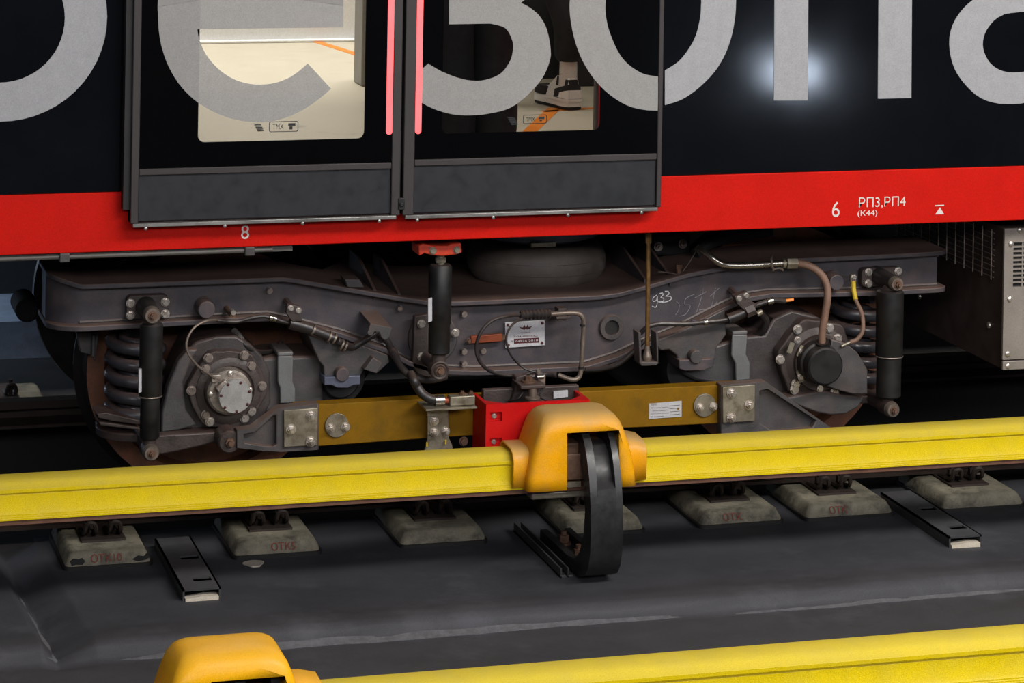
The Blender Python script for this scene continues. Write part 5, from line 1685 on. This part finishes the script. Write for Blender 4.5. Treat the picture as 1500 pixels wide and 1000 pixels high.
def shoe(parent, heel, ang, mts, sock=None, k=1.08, kz=1.3):
    """sneaker from the heel point on the floor pointing along ang; layered sole, upper, tongue."""
    ca, sa = math.cos(ang), math.sin(ang)

    def tr(u, v, z):
        u, v, z = u * k, v * k, z * kz
        return Vector((heel[0] + u * ca - v * sa, heel[1] + u * sa + v * ca, heel[2] + z))
    # outline half widths along the length (0 heel .. 0.29 toe)
    st = [(0.0, 0.024), (0.012, 0.034), (0.05, 0.039), (0.10, 0.038), (0.16, 0.044), (0.21, 0.050), (0.25, 0.046), (0.278, 0.032), (0.29, 0.014)]

    def layer(z0, z1, grow0, grow1, nm, mt, u0=0.0, u1=0.29, z1f=None):
        ring0, ring1 = [], []
        use = [(u, h) for u, h in st if u0 - 1e-6 <= u <= u1 + 1e-6]
        for s, seq in ((1, use), (-1, use[::-1])):
            for u, h in seq:
                zz = z1f(u) if z1f else z1
                ring0.append(tr(u * (1 + grow0 * 0.0) + (-grow0 if u < 0.01 else grow0 if u > 0.28 else 0), s * (h + grow0), z0))
                ring1.append(tr(u + (-grow1 if u < 0.01 else grow1 if u > 0.28 else 0), s * max(h + grow1, 0.006), zz))
        return obj(nm, B().loft([ring0, ring1]), mt, parent, smooth=50)
    layer(0.0, 0.012, 0.0, 0.002, 'outsole', mts[1], z1f=lambda u: 0.010 + 0.01 * max(0, (u - 0.24) / 0.05))
    layer(0.010, 0.038, 0.004, 0.002, 'midsole', mts[0], z1f=lambda u: 0.042 - 0.012 * min(1, u / 0.15))
    layer(0.026, 0.034, 0.006, 0.006, 'sole_groove', mts[0], u0=0.0, u1=0.16)
    top = lambda u: 0.098 - 0.02 * min(1, u / 0.05) + (0.022 if 0.04 < u < 0.13 else 0) - 0.05 * max(0, min(1, (u - 0.12) / 0.15))
    layer(0.03, 0.09, 0.0, -0.014, 'upper', mts[0], z1f=top)
    layer(0.034, 0.066, 0.0025, -0.003, 'side_overlay', mts[1], u0=0.0, u1=0.10, z1f=lambda u: 0.080 - 0.22 * u)
    layer(0.034, 0.062, 0.002, -0.004, 'toe_overlay', mts[1], u0=0.16, u1=0.25, z1f=lambda u: 0.060)
    layer(0.07, 0.10, -0.008, -0.013, 'collar', mts[1], u0=0.0, u1=0.10, z1f=lambda u: 0.094 + 0.1 * max(0, u - 0.05))
    layer(0.036, 0.07, 0.004, 0.001, 'heel_panel', mts[0], u0=0.0, u1=0.05, z1f=lambda u: 0.062 - 0.2 * u)
    if sock:
        a = tr(0.055, 0, 0.07)
        obj('sock', B().tube([a, a + Vector((0, 0, 0.05)), a + Vector((0, 0, 0.12))], 0.038, n=16, sub=3, rs=[0.04, 0.037, 0.036]), sock, parent, smooth=60)
    return tr(0.055, 0, 0.0)


def person(label, lf_heel, rf_heel, ang, shoe_mts, sock, trouser_r, jacket, cuff, loc_hip, height=1.74, arm=0.0):
    t = thing('person', label, 'person', (loc_hip[0], loc_hip[1], 1.12))
    an1 = shoe(t, lf_heel, ang[0], shoe_mts, sock)
    an2 = shoe(t, rf_heel, ang[1], shoe_mts, sock)
    hz_ = 1.12 + height * 0.52
    hip = Vector((loc_hip[0], loc_hip[1], hz_))
    dirv = Vector((math.cos(ang[0]), math.sin(ang[0]), 0))
    side = Vector((-dirv.y, dirv.x, 0))
    sg = 1 if (an1 - hip).dot(side) > (an2 - hip).dot(side) else -1
    chains = []
    for an, s in ((an1, sg), (an2, -sg)):
        top = hip + side * s * 0.09 - Vector((0, 0, 0.06))
        knee = (top * 0.46 + Vector((an.x, an.y, 1.12 + cuff)) * 0.54) + dirv * 0.03
        chains.append([(hip, (0.15, 0.12)), (top, (0.095, 0.095)), (knee, trouser_r[0]), (Vector((an.x, an.y, 1.12 + cuff + 0.16)), trouser_r[1]), (Vector((an.x, an.y, 1.12 + cuff)), trouser_r[1])])
    chains.append([(hip, 0.15), (hip + Vector((0, 0, 0.10)), (0.155, 0.115))])
    skin_body('trousers', chains, 'cloth', t)
    ch = hip + Vector((0, 0, height * 0.26))
    nk = hip + Vector((0, 0, height * 0.32))
    jc = [[(hip + Vector((0, 0, 0.04)), (0.165, 0.125)), (hip + Vector((0, 0, 0.2)), (0.15, 0.12)), (ch, (0.175, 0.125)), (nk, 0.065)]]
    bd = [[(nk, 0.05), (nk + Vector((0, 0, 0.07)), 0.05), (nk + Vector((0, 0, 0.13)) + dirv * 0.02, (0.068, 0.075)), (nk + Vector((0, 0, 0.20)) + dirv * 0.015, (0.075, 0.085)), (nk + Vector((0, 0, 0.27)), (0.055, 0.065))],
          [(nk + Vector((0, 0, 0.19)) + dirv * 0.015, 0.07), (nk + Vector((0, 0, 0.165)) + dirv * 0.105, 0.012)]]
    for s in (-1, 1):
        sh_ = ch + side * s * 0.185 + Vector((0, 0, 0.04))
        el = sh_ + Vector((0, 0, -0.29)) + side * s * 0.03
        wr = el + Vector((0, 0, -0.23)) + dirv * (0.08 + arm)
        jc.append([(ch, (0.175, 0.125)), (sh_, 0.068), (el, 0.048), (wr, 0.038)])
        pm = wr + Vector((0, 0, -0.05)) + dirv * 0.01
        kn = pm + Vector((0, 0, -0.045)) + dirv * 0.008
        hand = [[(wr, 0.026), (pm, (0.030, 0.018)), (kn, (0.034, 0.014))]]
        for k in range(4):
            r0 = kn + dirv * (k - 1.5) * 0.019
            ln = (0.07, 0.08, 0.075, 0.06)[k]
            hand.append([(kn, 0.014), (r0 + Vector((0, 0, -0.012)), 0.009), (r0 + Vector((0, 0, -0.012 - ln * 0.5)) - side * s * 0.006, 0.0085), (r0 + Vector((0, 0, -0.012 - ln)) - side * s * 0.02, 0.007)])
        hand.append([(pm, 0.018), (pm + dirv * 0.035 + Vector((0, 0, -0.015)), 0.010), (pm + dirv * 0.048 + Vector((0, 0, -0.05)), 0.0085)])
        skin_body('hand', hand, 'skin', t, 1)
    skin_body('jacket', jc, jacket, t)
    skin_body('body', bd, 'skin', t)
    hd = nk + Vector((0, 0, 0.215))
    b = B()
    for i in range(7):
        pass
    prof = [(0.0, 0.115), (0.05, 0.105), (0.082, 0.075), (0.094, 0.03), (0.09, -0.01), (0.082, -0.05)]
    b.lathe(prof[::-1], hd - dirv * 0.012, (0, 0, 1), n=20)
    obj('hair', b, 'hair', t, smooth=60)
    for s in (-1, 1):
        ey = hd + dirv * 0.078 + side * s * 0.032 - Vector((0, 0, 0.02))
        obj('eye', B().lathe([(0, -0.008), (0.007, -0.005), (0.008, 0.0), (0.006, 0.005), (0, 0.007)], ey, dirv, n=10), 'shoew', t, smooth=60)
        ea = hd + side * s * 0.078 - Vector((0, 0, 0.03))
        obj('ear', B().lathe([(0, -0.006), (0.02, -0.004), (0.026, 0.002), (0.014, 0.008), (0, 0.006)], ea, side * s, n=12), 'skin', t, smooth=60)
    mo = hd + dirv * 0.075 - Vector((0, 0, 0.085))
    obj('mouth', B().box(mo - Vector((0.02, 0.008, 0.004)), mo + Vector((0.02, 0.008, 0.004))), 'clothr', t, bevel=0.003)
    return t


# near figure just inside the door, black trousers and shoes
p1, p2 = P(680, 150, 9.52), P(729, 150, 9.52)
person('person in black trousers standing close behind the right door window', (p1.x, 9.55, 1.122), (p2.x + 0.0, 9.52, 1.122), (math.radians(100), math.radians(80)),
       ('shoeb', 'shoeb'), 'cloth', (0.088, 0.086), 'clothd', 0.02, ((p1.x + p2.x) / 2, 9.62))
# farther figure stepping away, white sock and white and black sneaker
hp = fl_pt(841, 161, 1.122)
person('person in dark trousers with white sock and white and black sneaker', (hp.x, hp.y, 1.122), (hp.x - 0.28, hp.y + 0.25, 1.122), (math.radians(99), math.radians(95)),
       ('shoew', 'shoeb'), 'sock', (0.075, 0.066), 'clothr', 0.18, (hp.x - 0.14, hp.y + 0.16))
# red light strip on the inner door edge, behind the black glass
xx = XP(905, 150, 9.05)
obj('inner_light_strip', B().box((xx, 9.02, 1.2), (xx + 0.02, 9.04, 2.9)), 'ledglow', rt)
